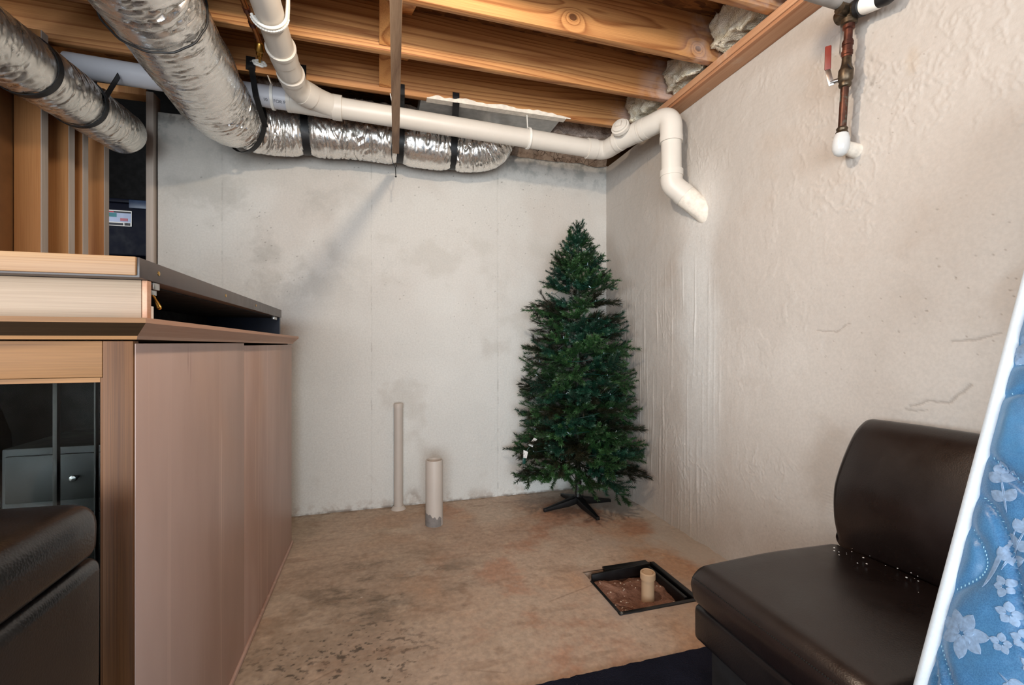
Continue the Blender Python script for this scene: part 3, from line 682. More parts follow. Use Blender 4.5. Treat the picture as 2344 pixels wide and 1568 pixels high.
# ================================================================== FLEX DUCTS
def flex(name, P, R, per=56, nseg=96, seed=0, amp=0.010, mat='foil', pin=None, rib=0.0025):
    path = catmull(P, per); k = len(path); L = [0]
    for i in range(1, k): L.append(L[-1]+(path[i]-path[i-1]).length)
    tg = [(path[min(i+1, k-1)]-path[max(i-1, 0)]).normalized() for i in range(k)]
    u = Vector((0, 0, 1)); u = (u-tg[0]*u.dot(tg[0])).normalized(); V = []
    for i in range(k):
        u = (u-tg[i]*u.dot(tg[i])).normalized(); w = tg[i].cross(u); s = L[i]; r = R(s/L[-1]) if callable(R) else R
        if pin:
            for c, d, wd in pin: r *= 1-d*exp(-((path[i]-Vector(c)).length/wd)**2)
        for j in range(nseg):
            a = 2*pi*j/nseg; dd = cos(a)*u+sin(a)*w; p = path[i]+dd*r
            ca, sa_ = cos(a), sin(a)
            h = amp*.8*noise.noise(p*4.5+Vector((seed, 0, 0)))
            mk = noise.noise(p*3.2+Vector((0, seed, 5)))*1.6+.55; mk = max(0, min(1, mk))
            n1 = noise.noise(Vector((s*24, ca*.75+seed, sa_*.75))); n2 = noise.noise(Vector((s*60+3*n1, ca*1.5, sa_*1.5+seed)))
            h -= amp*1.3*max(0, 1-abs(n1)*9)*mk+amp*.6*max(0, 1-abs(n2)*5)*mk
            h += amp*.18*noise.noise(Vector((s*70, ca*4, sa_*4+seed)))
            V.append(p+dd*h)
    F = [(i*nseg+j, i*nseg+(j+1) % nseg, (i+1)*nseg+(j+1) % nseg, (i+1)*nseg+j) for i in range(k-1) for j in range(nseg)]
    F += [tuple(reversed(range(nseg))), tuple((k-1)*nseg+j for j in range(nseg))]
    return MB().add(V, F), path
# duct A: runs back into the crawl space opening
PA = [(-1.295, 1.30, 2.13), (-1.305, 1.75, 2.165), (-1.312, 2.10, 2.194), (-1.314, 2.40, 2.217), (-1.317, 2.66, 2.238), (-1.320, 2.84, 2.252), (-1.322, 3.00, 2.264)]
def RA(t): return (0.122-.010*t)*(1 if t < .955 else sqrt(max(0.01, 1-((t-.955)/.046)**2)))
bA, pA = flex('a', PA, RA, seed=2, amp=0.007, pin=[((-1.313, 2.215, 2.203), .05, .03), ((-1.316, 2.54, 2.228), .05, .03)])
tag(bA.build('flexible_duct', 'foil', smooth=80, fix=False), 'slimmer foil flexible duct ending before the dark opening at the left', 'duct')
# duct B: runs back, then turns along the back wall and up into the boot
PB = [(-0.78, 1.20, 2.374), (-0.79, 1.60, 2.372), (-0.795, 2.00, 2.37), (-0.80, 2.35, 2.367), (-0.80, 2.66, 2.364), (-0.755, 2.90, 2.385), (-0.60, 3.02, 2.40), (-0.42, 3.05, 2.42), (-0.10, 3.055, 2.435), (0.16, 3.055, 2.435), (0.46, 3.055, 2.43), (0.66, 3.05, 2.445), (0.755, 3.04, 2.50), (0.78, 3.03, 2.60)]
def RB(t): return 0.169-0.030*min(1, max(0, (t-0.46)/0.12))
bB, pB = flex('b', PB, RB, seed=11, amp=0.011, pin=[((-0.43, 3.05, 2.42), .16, .04), ((0.135, 3.055, 2.435), .16, .04), ((0.475, 3.055, 2.43), .13, .035), ((-0.73, 2.93, 2.39), .10, .05)])
tag(bB.build('flexible_duct', 'foil2', smooth=80, fix=False), 'large foil flexible duct turning along the back wall behind the drain pipe', 'duct')

def near(path, p):
    i = min(range(len(path)), key=lambda q: (path[q]-Vector(p)).length)
    return i, path[i], (path[min(i+1, len(path)-1)]-path[max(i-1, 0)]).normalized()
def strap_ring(path, p, r, w, tails, label, squash=1.0):
    i, c, t = near(path, p); u = Vector((0, 0, 1)); u = (u-t*u.dot(t)).normalized(); v = t.cross(u); n = 60; V = []; F = []
    for j in range(n):
        a = 2*pi*j/n; d = cos(a)*u+sin(a)*v
        for rr, s in ((r, -w/2), (r, w/2), (r-.004, w/2), (r-.004, -w/2)): V.append(c+d*rr+t*s)
    for j in range(n):
        q = (j+1) % n
        for e in range(4): F.append((j*4+e, j*4+(e+1) % 4, q*4+(e+1) % 4, q*4+e))
    o = thing('hanging_strap', label, 'strap', c, 'black straps holding the ducts')
    MB().add(V, F).build('strap_loop', 'strap', o)
    for a, bb, upv in tails:
        tl = MB().bar(a, bb, w, 0.003, upv).build('strap_tail', 'strap', o)
    return o
strap_ring(pA, (-1.313, 2.215, 2.203), 0.121, 0.030, [((-1.425, 2.22, 2.24), (-1.43, 2.26, 2.551), (0, 1, 0))], 'black strap around the slim left duct, nearer the camera')
strap_ring(pA, (-1.316, 2.54, 2.228), 0.117, 0.026, [((-1.214, 2.545, 2.25), (-1.207, 2.655, 2.425), (1, 0, 0))], 'black strap around the slim left duct, nearer the dark opening')
strap_ring(pB, (-0.73, 2.93, 2.39), 0.166, 0.028, [((-0.635, 2.662, 2.565), (-0.612, 2.654, 2.41), (0, 1, 0)), ((-0.612, 2.655, 2.413), (-0.605, 2.83, 2.335), (0, 0, 1))], 'black strap at the bend of the large duct, nailed up left of the stop valve')
strap_ring(pB, (-0.43, 3.05, 2.42), 0.128, 0.040, [((-0.43, 2.945, 2.50), (-0.40, 2.668, 2.544), (0, 0, 1)), ((-0.40, 2.6705, 2.542), (-0.40, 2.6705, 2.605), (0, 1, 0))], 'black strap around the large duct behind the pipe branch')
strap_ring(pB, (0.135, 3.055, 2.435), 0.128, 0.040, [((0.135, 2.945, 2.50), (0.125, 2.668, 2.544), (0, 0, 1)), ((0.125, 2.6705, 2.542), (0.125, 2.6705, 2.605), (0, 1, 0))], 'black strap around the large duct right behind the lath end')
strap_ring(pB, (0.475, 3.055, 2.43), 0.131, 0.040, [((0.475, 2.945, 2.50), (0.44, 2.668, 2.544), (0, 0, 1)), ((0.44, 2.6705, 2.542), (0.44, 2.6705, 2.605), (0, 1, 0))], 'black strap around the large duct in front of the white boot flange')
# nailed tabs on joist face
for x, lb in ((-0.64, 'black nailed strap end on the joist left of the stop valve'), (-0.395, 'black nailed strap end on the joist behind the pipe branch')):
    t = thing('strap_tab', lb, 'strap', (x, 2.668, 2.58), 'nailed strap ends')
    MB().box(x-.022, x+.022, 2.6665, 2.6705, 2.556, 2.625).build('tab', 'strap', t)
    MB().lathe([(.005, 0), (.005, .002), (.001, .003)], (x, 2.6664, 2.60), (0, -1, 0), 10).build('nail', 'steel', t)
# tape seam on duct B
i, c, t = near(pB, (-0.79, 1.97, 2.385)); u = Vector((0, 0, 1)); u = (u-t*u.dot(t)).normalized(); v = t.cross(u)
sm = tag(MB().tube([c+(cos(2*pi*j/64)*u+sin(2*pi*j/64)*v)*(0.176+0.002*sin(j*5)) for j in range(64)], 0.004, 8, closed=True).build('duct_tie', 'strap'), 'thin black tie round the large duct near the top of the picture', 'tie')

# boot: sheet-metal box between last joist and back wall
bo = thing('duct_boot', 'grey sheet-metal register boot with white mastic edge beside the last joist', 'duct boot', (0.70, 2.88, 2.56))
b = MB(); b.box(0.24, 1.12, 2.715, 3.02, 2.556, 2.562); b.box(0.24, 1.12, 2.715, 2.719, 2.562, 2.64); b.box(0.24, 1.12, 3.016, 3.02, 2.562, 2.64); b.box(0.24, 0.244, 2.719, 3.016, 2.562, 2.64); b.box(1.116, 1.12, 2.719, 3.016, 2.562, 2.64)
b.build('boot_box', 'sheet', bo)
def mfn(u, v):
    x = 0.27+u*0.90; e = 0.022+0.010*noise.noise((x*9, 1, 2))+0.006*noise.noise((x*31, 4, 2)); e *= min(1, u*16)*min(1, (1-u)*5+.25)
    return (x, 2.664+0.0003*noise.noise((x*40, v*4, 0)), ZJ-0.004+v*max(e, .002))
b = MB().grid(mfn, 90, 4); b.box(0.27, 1.14, 2.664, 2.712, ZJ-.006, ZJ-.0008)
b.build('mastic_edge', 'mastic', bo, fix=False)

# ================================================================== PVC DRAIN PIPES
R4 = 0.0555; R4s = 0.0635
ZP = lambda x: 2.4415-0.026*(x+0.1)/1.0
mp = thing('drain_pipe', 'long cream PVC drain pipe hanging below the joists across the room', 'pipe', (0, 2.72, ZP(0)-R4))
E1 = Vector((1.34, 2.72, 2.402))
MB().tube([(-1.445, 2.72, ZP(-1.445)), (-0.46, 2.72, ZP(-0.46))], R4, 36).build('pipe_run', 'pvcg', mp)
MB().tube([(-0.205, 2.72, ZP(-0.205)), E1], R4, 36).build('pipe_run', 'pvc', mp)
# wye fitting
b = MB(); b.tube([(-0.475, 2.72, ZP(-0.475)), (-0.455, 2.72, ZP(-.455)), (-0.454, 2.72, ZP(-.455)), (-0.195, 2.72, ZP(-.195))], [R4s, R4s, R4s-.002, R4s-.002], 36)
b.tube([(-0.245, 2.72, ZP(-.24)), (-0.195, 2.72, ZP(-.195))], [R4s+.003]*2, 36)
b.tube(catmull([(-0.25, 2.712, ZP(-.25)), (-0.31, 2.676, ZP(-.3)+.002), (-0.355, 2.632, ZP(-.3)+.004)], 6), R4s-.003, 32)
b.build('wye_fitting', 'pvc', mp)
# elbow toward the wall
E2 = Vector((1.60, 2.27, 2.42)); dE = (E2-E1).normalized()
A0 = Vector((1.43, 2.72, 2.400)); A1 = Vector((1.478, 2.55, 2.410))
b = MB(); b.tube([E1-Vector((.03, 0, 0)), E1+Vector((.03, 0, 0))], R4s, 36); b.tube(fillet([E1, A0+Vector((.01, 0, 0)), A1], 0.10, 10), R4s-.004, 36)
b.build('elbow_fitting', 'pvc', mp)
E2t = Vector((1.605, 2.245, 2.425)); d2 = (E2t-A1).normalized()
b = MB(); b.tube([A1-d2*.05, A1-d2*.02, A1-d2*.019, A1+d2*.10, A1+d2*.101, A1+d2*.13], [R4s, R4s, R4s-.003, R4s-.003, R4s, R4s], 36)
b.build('tee_fitting', 'pvc', mp)
cd = Vector((-0.66, -0.50, 0.34)).normalized(); c0 = A1+d2*.02
cl = MB().lathe([(.042, 0), (.042, .075), (.056, .078), (.056, .098), (.050, .10)], c0, cd, 32).build('cleanout_hub', 'pvc', mp)
b = MB().lathe([(.046, .1002), (.046, .112), (.040, .114)], c0, cd, 32); uu = cd.cross(Vector((0, 0, 1))).normalized()
b.bar(c0+cd*.1142, c0+cd*.128, .034, .034, uu); b.build('cleanout_plug', 'pvc', cl, bevel=0.001)
MB().tube([A1+d2*.10, A1+d2*.16], R4, 36).build('pipe_run', 'pvc', mp)
V0 = Vector((1.603, 2.235, 2.425)); V1 = Vector((1.603, 2.232, 2.06)); WL = Vector((1.735, 2.143, 1.873))
b = MB(); b.tube([A1+d2*.145, A1+d2*.175], R4s, 36); b.tube(fillet([A1+d2*.155, V0, V0-Vector((0, 0, .15))], .11, 12), R4s-.002, 36); b.tube([V0-Vector((0, 0, .12)), V0-Vector((0, 0, .155))], R4s, 36)
b.build('elbow_fitting', 'pvc', mp)
MB().tube([V0-Vector((0, 0, .15)), V1], R4, 36).build('pipe_run', 'pvc', mp)
dW = (WL-(V1-Vector((0, 0, .03)))).normalized()
b = MB(); b.tube([V1+Vector((0, 0, .05)), V1+Vector((0, 0, .015))], R4s, 36); b.tube(fillet([V1+Vector((0, 0, .03)), V1-Vector((0, 0, .03)), V1-Vector((0, 0, .03))+dW*.12], .07, 10), R4s-.003, 36)
b.tube([V1-Vector((0, 0, .03))+dW*.075, V1-Vector((0, 0, .03))+dW*.105], R4s, 36)
b.build('elbow_fitting', 'pvc', mp)
b = MB(); q = V1-Vector((0, 0, .03))+dW*.105
b.tube([q-dW*.02, q, q+dW*.05, q+dW*.22], [R4s-.008, R4s-.002, R4s-.004, R4s-.004], 36); b.build('mortar_collar', 'mastic', mp)
# branch that comes down from the front
br = thing('branch_pipe', 'cream PVC branch pipe coming toward the camera from the long drain', 'pipe', (-0.415, 2.2, 2.385))
ZB = 2.447
MB().tube([(-0.425, 1.25, ZB+.03), (-0.418, 2.24, ZB)], R4, 36).build('pipe_run', 'pvc', br)
b = MB(); b.tube([(-0.418, 2.235, ZB), (-0.418, 2.255, ZB), (-0.418, 2.256, ZB), (-0.418, 2.32, ZB)], [R4s+.001, R4s, R4s-.003, R4s-.003], 36, cap=True)
b.tube(fillet([(-0.418, 2.31, ZB), (-0.418, 2.36, ZB), (-0.412, 2.42, ZB-.001)], .04, 6), R4s-.005, 36); b.build('coupling', 'pvc', br)
MB().tube([(-0.416, 2.37, ZB), (-0.412, 2.47, ZB)], R4, 36).build('pipe_run', 'pvc', br)
b = MB(); b.tube([(-0.412, 2.44, ZB), (-0.412, 2.47, ZB)], [R4s+.001]*2, 36); b.tube(fillet([(-0.412, 2.455, ZB), (-0.412, 2.57, ZB), (-0.35, 2.637, ZB+.001)], .09, 10), R4s-.003, 36); b.build('elbow_fitting', 'pvc', br)
MB().tube([(-0.382, 2.603, ZB), (-0.345, 2.643, ZB)], R4s, 36).build('coupling', 'pvc', br)
# white J-hook hanger round the branch
jh = thing('pipe_hook', 'white plastic J-hook cradling the branch pipe near the top edge', 'hanger', (-0.42, 2.03, ZB))
def jpath(r): return [(-0.42+r*cos(a), 2.03, ZB+.006+r*sin(a)) for a in [radians(200+i*8) for i in range(20)]]
for dy in (-.012, .012):
    P = [Vector(p)+Vector((0, dy, 0)) for p in jpath(.066)]; P += [Vector((-0.42+.068, 2.03+dy, ZB+.05)), Vector((-0.42+.068, 2.03+dy, ZJ+.01))]
    MB().tube(P, .006, 10).build('hook_rim', 'whiteplastic', jh)
P = jpath(.0645); b = MB()
for i in range(len(P)-1): b.bar(P[i], P[i+1], .022, .003, (0, 1, 0))
b.build('hook_cradle', 'whiteplastic', jh)
b = MB()
for k in range(5): b.bar((-0.42+.068, 2.018, ZB+.02+k*.018), (-0.42+.068, 2.042, ZB+.038+k*.018), .003, .004, (1, 0, 0))
b.build('hook_lattice', 'whiteplastic', jh)
# ring hangers on the main pipe
def hanger(x, label):
    t = thing('pipe_hanger', label, 'hanger', (x, 2.72, ZP(x)), 'white pipe hangers')
    V = []; F = []; n = 40
    for j in range(n):
        a = 2*pi*j/n
        for rr, s in ((R4+.009, -.007), (R4+.009, .007), (R4+.0006, .007), (R4+.0006, -.007)): V.append((x+s, 2.72+rr*cos(a), ZP(x)+rr*sin(a)))
    for j in range(n):
        q = (j+1) % n
        for e in range(4): F.append((j*4+e, j*4+(e+1) % 4, q*4+(e+1) % 4, q*4+e))
    MB().add(V, F).build('hanger_ring', 'whiteplastic', t)
    MB().bar((x-.005, 2.718, ZP(x)+R4+.006), (x-.02, 2.69, ZJ+.002), .012, .004, (1, 0, 0)).build('hanger_strap', 'whiteplastic', t)
hanger(0.905, 'white ring hanger on the drain pipe below the grey boot')
hanger(-0.545, 'white ring hanger on the drain pipe left of the branch joint')
hanger(0.085, 'white ring hanger on the drain pipe beside the hanging lath')
def pipe_text(txt, x, size, parent, ang):
    cu = bpy.data.curves.new('pipe_print', 'FONT'); cu.body = txt; cu.size = size
    o = bpy.data.objects.new('pipe_print', cu); COL.objects.link(o)
    dg = bpy.context.evaluated_depsgraph_get(); me = bpy.data.meshes.new_from_object(o.evaluated_get(dg))
    bpy.data.objects.remove(o); bpy.data.curves.remove(cu)
    for vt in me.vertices:
        px, py = vt.co.x, vt.co.y; a = ang+py/R4
        vt.co = (x+px, 2.72-(R4+.0006)*cos(a), ZP(x+px)+(R4+.0006)*sin(a))
    me.materials.append(M['ink']); t = bpy.data.objects.new('pipe_print', me); COL.objects.link(t); attach(t, parent)
pipe_text('FOR PO', -0.535, 0.022, mp, radians(-50))
pipe_text('10', -0.585, 0.022, mp, radians(-50))

# ================================================================== COPPER LINES
cp = thing('stop_valve', 'copper water line ending in a stop valve with a white wheel handle', 'valve', (-0.53, 2.4, 2.5))
MB().tube([(-0.535, 1.3, 2.53), (-0.528, 2.30, 2.525), (-0.527, 2.352, 2.515)], 0.0115, 16).build('copper_line', 'copperdull', cp)
for y in (2.14, 2.23, 2.33): MB().tube([(-0.529, y-.012, 2.526), (-0.529, y+.012, 2.525)], 0.015, 16).build('joint', 'copper', cp)
dv = Vector((-0.02, 0.085, -0.07)).normalized(); v0 = Vector((-0.527, 2.352, 2.515))
MB().lathe([(.012, -.01), (.019, 0), (.021, .03), (.016, .036), (.016, .05), (.010, .054), (.010, .066), (.005, .067), (.005, .085)], v0, dv, 20).build('valve_body', 'brass', cp)
w = MB(); wc = v0+dv*.088; u = dv.orthogonal().normalized(); vv = dv.cross(u)
w.tube([wc+(cos(2*pi*j/36)*u+sin(2*pi*j/36)*vv)*(.026+.002*cos(j*2*pi/36*6)) for j in range(36)], .0055, 10, closed=True)
for k in range(3): a = k*pi/3; d = cos(a)*u+sin(a)*vv; w.bar(wc-d*.026, wc+d*.026, .006, .005, dv)
w.lathe([(.008, -.004), (.008, .006)], wc, dv, 12); w.build('wheel_handle', 'whiteplastic', cp)
cw = tag(MB().tube([(-1.2, 2.02, 2.575), (-0.62, 2.02, 2.575), (-0.52, 2.02, 2.575)], .009, 12).build('copper_pipe', 'copperdull'), 'thin dull copper pipe running along the joists at upper left', 'pipe')
tag(MB().tube([(-1.05, 1.55, 2.53), (-1.13, 2.66, 2.53)], .010, 12).build('gas_pipe', 'bronze'), 'dark thin pipe slanting under the joists between the two ducts', 'pipe')

# inlet with shut-off on the right wall
wv = thing('water_inlet', 'copper and brass water inlet with red lever on the right wall', 'water pipe', (1.66, 1.27, 1.87))
def vp(z): return Vector((1.655, 1.282-(z-1.87)*0.07, z))
r = .0135
MB().tube([vp(1.925), vp(2.085)], r, 20).build('patina_pipe', 'copperold', wv)
MB().lathe([(.017, 0), (.020, .006), (.017, .012), (.019, .02), (.015, .026)], vp(1.905), (0, -.07, 1), 20).build('threaded_nipple', 'bronze', wv)
MB().lathe([(.014, 0), (.019, .004), (.021, .012), (.019, .02), (.024, .028), (.024, .062), (.019, .072), (.016, .085), (.0145, .115)], vp(2.072), (0, -.07, 1), 22).build('ball_valve', 'bronze', wv)
for z in (2.195, 2.228): MB().lathe([(.0145, -.009), (.0185, -.006), (.0185, .006), (.0145, .009)], vp(z), (0, -.07, 1), 20).build('joint', 'copper', wv)
MB().tube([vp(2.18), vp(2.24)], .016, 20).build('coupling', 'copper', wv)
MB().tube([vp(2.235), vp(2.295)], r, 20).build('copper_riser', 'copper', wv)
MB().lathe([(.0145, -.02), (.019, -.016), (.019, -.004), (.0145, 0)], vp(2.297), (0, -.07, 1), 20).build('joint', 'copper', wv)
b = MB().lathe([(.015, -.006), (.026, .0), (.026, .016), (.018, .022), (.018, .055)], vp(2.297), (0, -.07, 1), 22); b.tube([vp(2.343)+Vector((.0, .045, 0)), vp(2.343)-Vector((0, .04, 0))], .024, 20)
b.tube([vp(2.343)+Vector((-.05, .0, 0)), vp(2.343)], .02, 18)
b.build('union_body', 'bronze', wv)
rg = vp(2.343); da = Vector((0.0, -1, -.30)).normalized()
MB().lathe([(.030, .030), (.034, .034), (.034, .050), (.031, .052)], rg, da, 26).build('regulator_collar', 'black', wv)
rb = MB().lathe([(.030, .053), (.031, .058), (.030, .105), (.026, .112)], rg, da, 26).build('regulator_bell', 'whiteplastic', wv)
MB().lathe([(.0275, .106), (.0275, .135), (.022, .150), (.010, .155)], rg, da, 26).build('regulator_cap', 'black', wv)
# lever
e0 = vp(2.105); lf = Vector((-.61, .79, 0)); nf = Vector((-.79, -.61, 0))
b = MB().lathe([(.008, .015), (.008, .036), (.005, .038), (.005, .046)], e0, lf, 14); b.build('valve_stem', 'steel', wv)
l0 = e0+lf*.042
lv = MB().bar(l0-Vector((0, 0, .012)), l0+lf*.012+Vector((0, 0, .052)), .017, .004, nf).build('lever', 'steel', wv, bevel=0.001)
b = MB().bar(l0+lf*.012+Vector((0, 0, .050)), l0+lf*.010+Vector((0, 0, .140)), .021, .009, nf); b.build('lever_grip', 'redgrip', lv, bevel=0.004)
MB().tube([vp(2.15)+Vector((-.01, -.01, 0)), vp(2.13)+Vector((-.012, -.03, -.01))], .0025, 8).build('wire_end', 'black', wv)
b = MB(); b.lathe([(.013, .03), (.022, .02), (.0275, .0), (.0285, -.02), (.027, -.036), (.020, -.052), (.008, -.06)], vp(1.885), (0, -.07, 1), 26)
b.build('white_elbow', 'glasswhite', wv)
MB().tube([vp(1.862)+Vector((.012, 0, 0)), Vector((1.73, vp(1.862).y-.004, 1.850))], [.022, .027], 24).build('painted_spigot', 'mastic', wv)
gw = tag(MB().tube(catmull([(1.715, 1.335, 2.41), (1.712, 1.325, 2.33), (1.70, 1.32, 2.27), (1.68, 1.305, 2.225), (1.668, 1.285, 2.19)], 8), .0025, 8).build('ground_wire', 'greypipe'), 'thin grey grounding wire beside the copper riser', 'wire')
tag(MB().tube([(0.9, 1.262, 2.40), (1.655, 1.255, 2.372)], .026, 24).build('grey_pipe', 'greypipe'), 'grey horizontal pipe feeding the water inlet at the top right', 'pipe')

# ================================================================== LATH + CORD
la = thing('hanging_lath', 'long thin wooden lath slung below the joists toward the back wall', 'lath', (0.09, 2.3, 2.25))
MB().bar((0.048, 1.32, 2.225), (0.103, 2.90, 2.302), 0.040, 0.012, (0, 0, 1)).build('lath_strip', 'lath', la, bevel=0.002)
cdp = catmull([(0.072, 2.665, 2.70), (0.08, 2.672, 2.60), (0.09, 2.70, 2.55), (0.082, 2.80, 2.40), (0.078, 2.87, 2.31), (0.082, 2.90, 2.255), (0.100, 2.905, 2.215), (0.112, 2.906, 2.235), (0.122, 2.90, 2.31)], 8)
co_ = tag(MB().tube(cdp, .0022, 8).build('tie_cord', 'black'), 'thin black cord tied round the end of the lath', 'cord')
b = MB().tube([(0.102, 2.905, 2.216), (0.104, 2.905, 2.16)], .0026, 8); b.lathe([(.002, 0), (.006, .003), (.006, .007), (.002, .01)], (0.104, 2.905, 2.152), n=10); b.build('cord_tail', 'black', co_)

# ================================================================== INSULATION
def batt(x0, x1, y0, y1, z0, z1, seed, mat, label, amp=0.03, grp='fibreglass batts'):
    b = MB(); c = Vector(((x0+x1)/2, (y0+y1)/2, (z0+z1)/2)); h = Vector(((x1-x0)/2, (y1-y0)/2, (z1-z0)/2)); n = 30; bm = bmesh.new()
    bmesh.ops.create_cube(bm, size=2.0); bmesh.ops.subdivide_edges(bm, edges=bm.edges, cuts=18, use_grid_fill=True)
    for v in bm.verts:
        p = v.co.copy(); q = Vector((p.x*h.x, p.y*h.y, p.z*h.z))+c
        d = Vector((noise.noise(q*13+Vector((seed, 0, 0))), noise.noise(q*13+Vector((0, seed, 7))), noise.noise(q*13+Vector((3, 0, seed)))))
        d2_ = Vector((noise.noise(q*40), noise.noise(q*40+Vector((9, 0, 0))), noise.noise(q*40+Vector((0, 9, 0)))))
        v.co = q+d*amp+d2_*amp*0.55
    me = bpy.data.meshes.new('insulation_batt'); bm.to_mesh(me); bm.free(); me.materials.append(M[mat])
    me.polygons.foreach_set('use_smooth', [True]*len(me.polygons))
    o = bpy.data.objects.new('insulation_batt', me); COL.objects.link(o)
    fb = MB(); rf = random.Random(seed); vs = me.vertices
    for k in range(2200):
        vt = vs[rf.randrange(len(vs))]; p = vt.co; d = (vt.normal+Vector((rf.uniform(-1, 1), rf.uniform(-1, 1), rf.uniform(-1, 1)))*.9).normalized(); l = rf.uniform(.006, .022); sd_ = d.orthogonal()*rf.choice((.0006, .0011))
        fb.add([p-sd_, p+sd_, p+d*l+Vector((0, 0, -.3*l))], [(0, 1, 2)])
    f_ = fb.build('loose_fibres', mat, o, smooth=0, fix=False); f_['kind'] = 'stuff'
    return tag(o, label, 'insulation', grp)
lb = ['yellow-white fibreglass wad between the nearest visible joist pair at the right wall', 'yellow-white fibreglass wad between the second joist pair at the right wall', 'grey-white fibreglass wad above the pipe elbow at the right wall', 'torn fibreglass wad in the top corner bay above the water inlet']
batt(1.60, 1.90, 1.615, 1.905, 2.575, 2.74, 1, 'ins', lb[0])
batt(1.60, 1.90, 1.99, 2.28, 2.575, 2.74, 5, 'ins', lb[1])
batt(1.56, 1.90, 2.365, 2.66, 2.572, 2.74, 9, 'ins', lb[2])
batt(1.62, 1.90, 1.24, 1.53, 2.58, 2.74, 14, 'ins', lb[3])
batt(-0.25, 0.24, 3.02, 3.36, 2.58, 2.66, 21, 'inspink', 'dusty pink fibreglass along the wall top left of the lath', 0.025)
batt(1.16, 1.68, 2.95, 3.34, 2.60, 2.70, 25, 'inspink', 'dusty grey fibreglass along the wall top above the pipe end', 0.022)
batt(-0.66, -0.50, 2.86, 3.2, 2.585, 2.66, 31, 'inspink', 'crumpled brown fibreglass above the left pipe hanger', 0.02)
struct(MB().box(-0.47, -0.43, 2.76, 2.80, 2.46, 2.77).build('trim_8', 'brace'))

# ================================================================== FLOOR STUBS
sp1 = thing('vent_stub', 'tall slim painted PVC stub standing against the back wall', 'pipe', (0.131, 3.185, 0))
MB().tube([(0.131, 3.185, 0), (0.131, 3.185, 0.685)], 0.0295, 28).build('stub_pipe', 'pvcold', sp1)
MB().lathe([(.0315, 0), (.0315, .025), (.028, .032), (.012, .035)], (0.131, 3.185, 0.685), n=28).build('stub_cap', 'pvcold', sp1)
MB().lathe([(.05, 0), (.042, .012), (.031, .022)], (0.131, 3.185, 0.0), n=24).build('paint_foot', 'pvcold', sp1)
sp2 = thing('drain_stub', 'thick capped PVC stub with grey cement at its foot', 'pipe', (0.334, 2.852, 0))
MB().lathe([(.0535, 0), (.0535, .395), (.0515, .402), (.046, .402), (.045, .375), (.044, .374), (.0, .374)], (0.334, 2.852, 0), n=36).build('stub_pipe', 'pvcold', sp2)
MB().lathe([(.012, 0), (.012, .012), (.01, .014)], (0.334, 2.852, .374), n=12).build('plug_lug', 'pvcold', sp2)
def cem(u, v):
    a = radians(150+u*165); e = 0.05+0.03*noise.noise((u*7, 2, 1))+0.045*(1-u)*0.9
    return (0.334+(.0545+.0012*noise.noise((u*30, v*9, 5)))*cos(a), 2.852+(.0545+.0012*noise.noise((u*30, v*9, 5)))*sin(a), 0.001+v*max(.01, e))
MB().grid(cem, 50, 12).build('cement_smear', 'cement', sp2, fix=False)

# ================================================================== DRAIN BOX IN THE FLOOR
db = thing('floor_drain_box', 'square black plastic drain box in the floor filled with red soil', 'drain box', (1.155, 1.868, 0))
fr = dict(parent=db, bevel=0.002)
MB().box(PX0-.008, PX1+.012, PY0-.006, PY0+.014, -0.006, 0.004).build('frame_rail', 'black', **fr)
MB().box(PX1-.010, PX1+.014, PY0+.0145, PY1-.01, -0.006, 0.006).build('frame_rail', 'black', **fr)
MB().box(PX1-.045, PX1-.030, PY0+.03, PY1-.04, -0.05, 0.003).build('inner_rail', 'black', **fr)
MB().box(PX0-.006, PX0+.007, PY0+.0145, PY1-.09, -0.006, 0.004).build('frame_rail', 'black', **fr)
b = MB().bar((PX0+.02, PY1-.055, -.012), (PX1-.03, PY1-.035, -.010), .012, .05); b.build('inner_rail', 'black', **fr)
MB().box(PX0+.11, PX1-.02, PY1-.028, PY1+.012, -0.05, 0.008).build('frame_rail', 'black', **fr)
for x, y in ((PX0+.004, PY0+.004), (PX1+.002, PY0+.004)): MB().lathe([(.008, 0), (.008, .002), (.004, .0025), (.003, .001)], (x, y, .0042), n=16).build('screw_eye', 'steel', db)
b = MB(); b.box(PX0, PX0+.004, PY0, PY1, -.118, -.0065); b.box(PX1-.004, PX1, PY0, PY1, -.118, -.0065); b.box(PX0+.004, PX1-.004, PY1-.004, PY1, -.118, -.0505); b.box(PX0+.004, PX1-.004, PY0, PY0+.004, -.118, -.0065)
b.build('box_wall', 'black', db)
def soil(u, v):
    x = PX0+.005+u*(PX1-PX0-.01); y = PY0+.005+v*(PY1-PY0-.01)
    z = -0.030+0.020*noise.noise((x*7, y*7, 1))+0.012*noise.noise((x*22, y*22, 4))+0.004*noise.noise((x*70, y*70, 2))
    z += 0.028*max(0, 1-u*2.5)*max(0, 1-v*0.8)-0.035*max(0, v-.75)*3*(0.4+u)-.03*max(0, u-.8)*4
    return (x, y, min(z, -.008))
o = MB().grid(soil, 70, 70).build('soil_fill', 'soil', db, smooth=60, fix=False); o['kind'] = 'stuff'
b = MB(); rr = random.Random(4)
for k in range(46):
    u, v = rr.uniform(.06, .9), rr.uniform(.06, .8); p = Vector(soil(u, v)); s = rr.uniform(.0015, .005)
    b.lathe([(s*.5, -s*.4), (s, 0), (s*.6, s*.5)], p+Vector((0, 0, s*.3)), (rr.uniform(-.6, .6), rr.uniform(-.6, .6), 1), 6)
o = b.build('soil_crumbs', 'stone', db, smooth=0); o['kind'] = 'stuff'
MB().bar((1.07, 1.84, -.040), (1.16, 1.86, -.040), .03, .010).build('buried_strip', 'cement', db, bevel=.003)
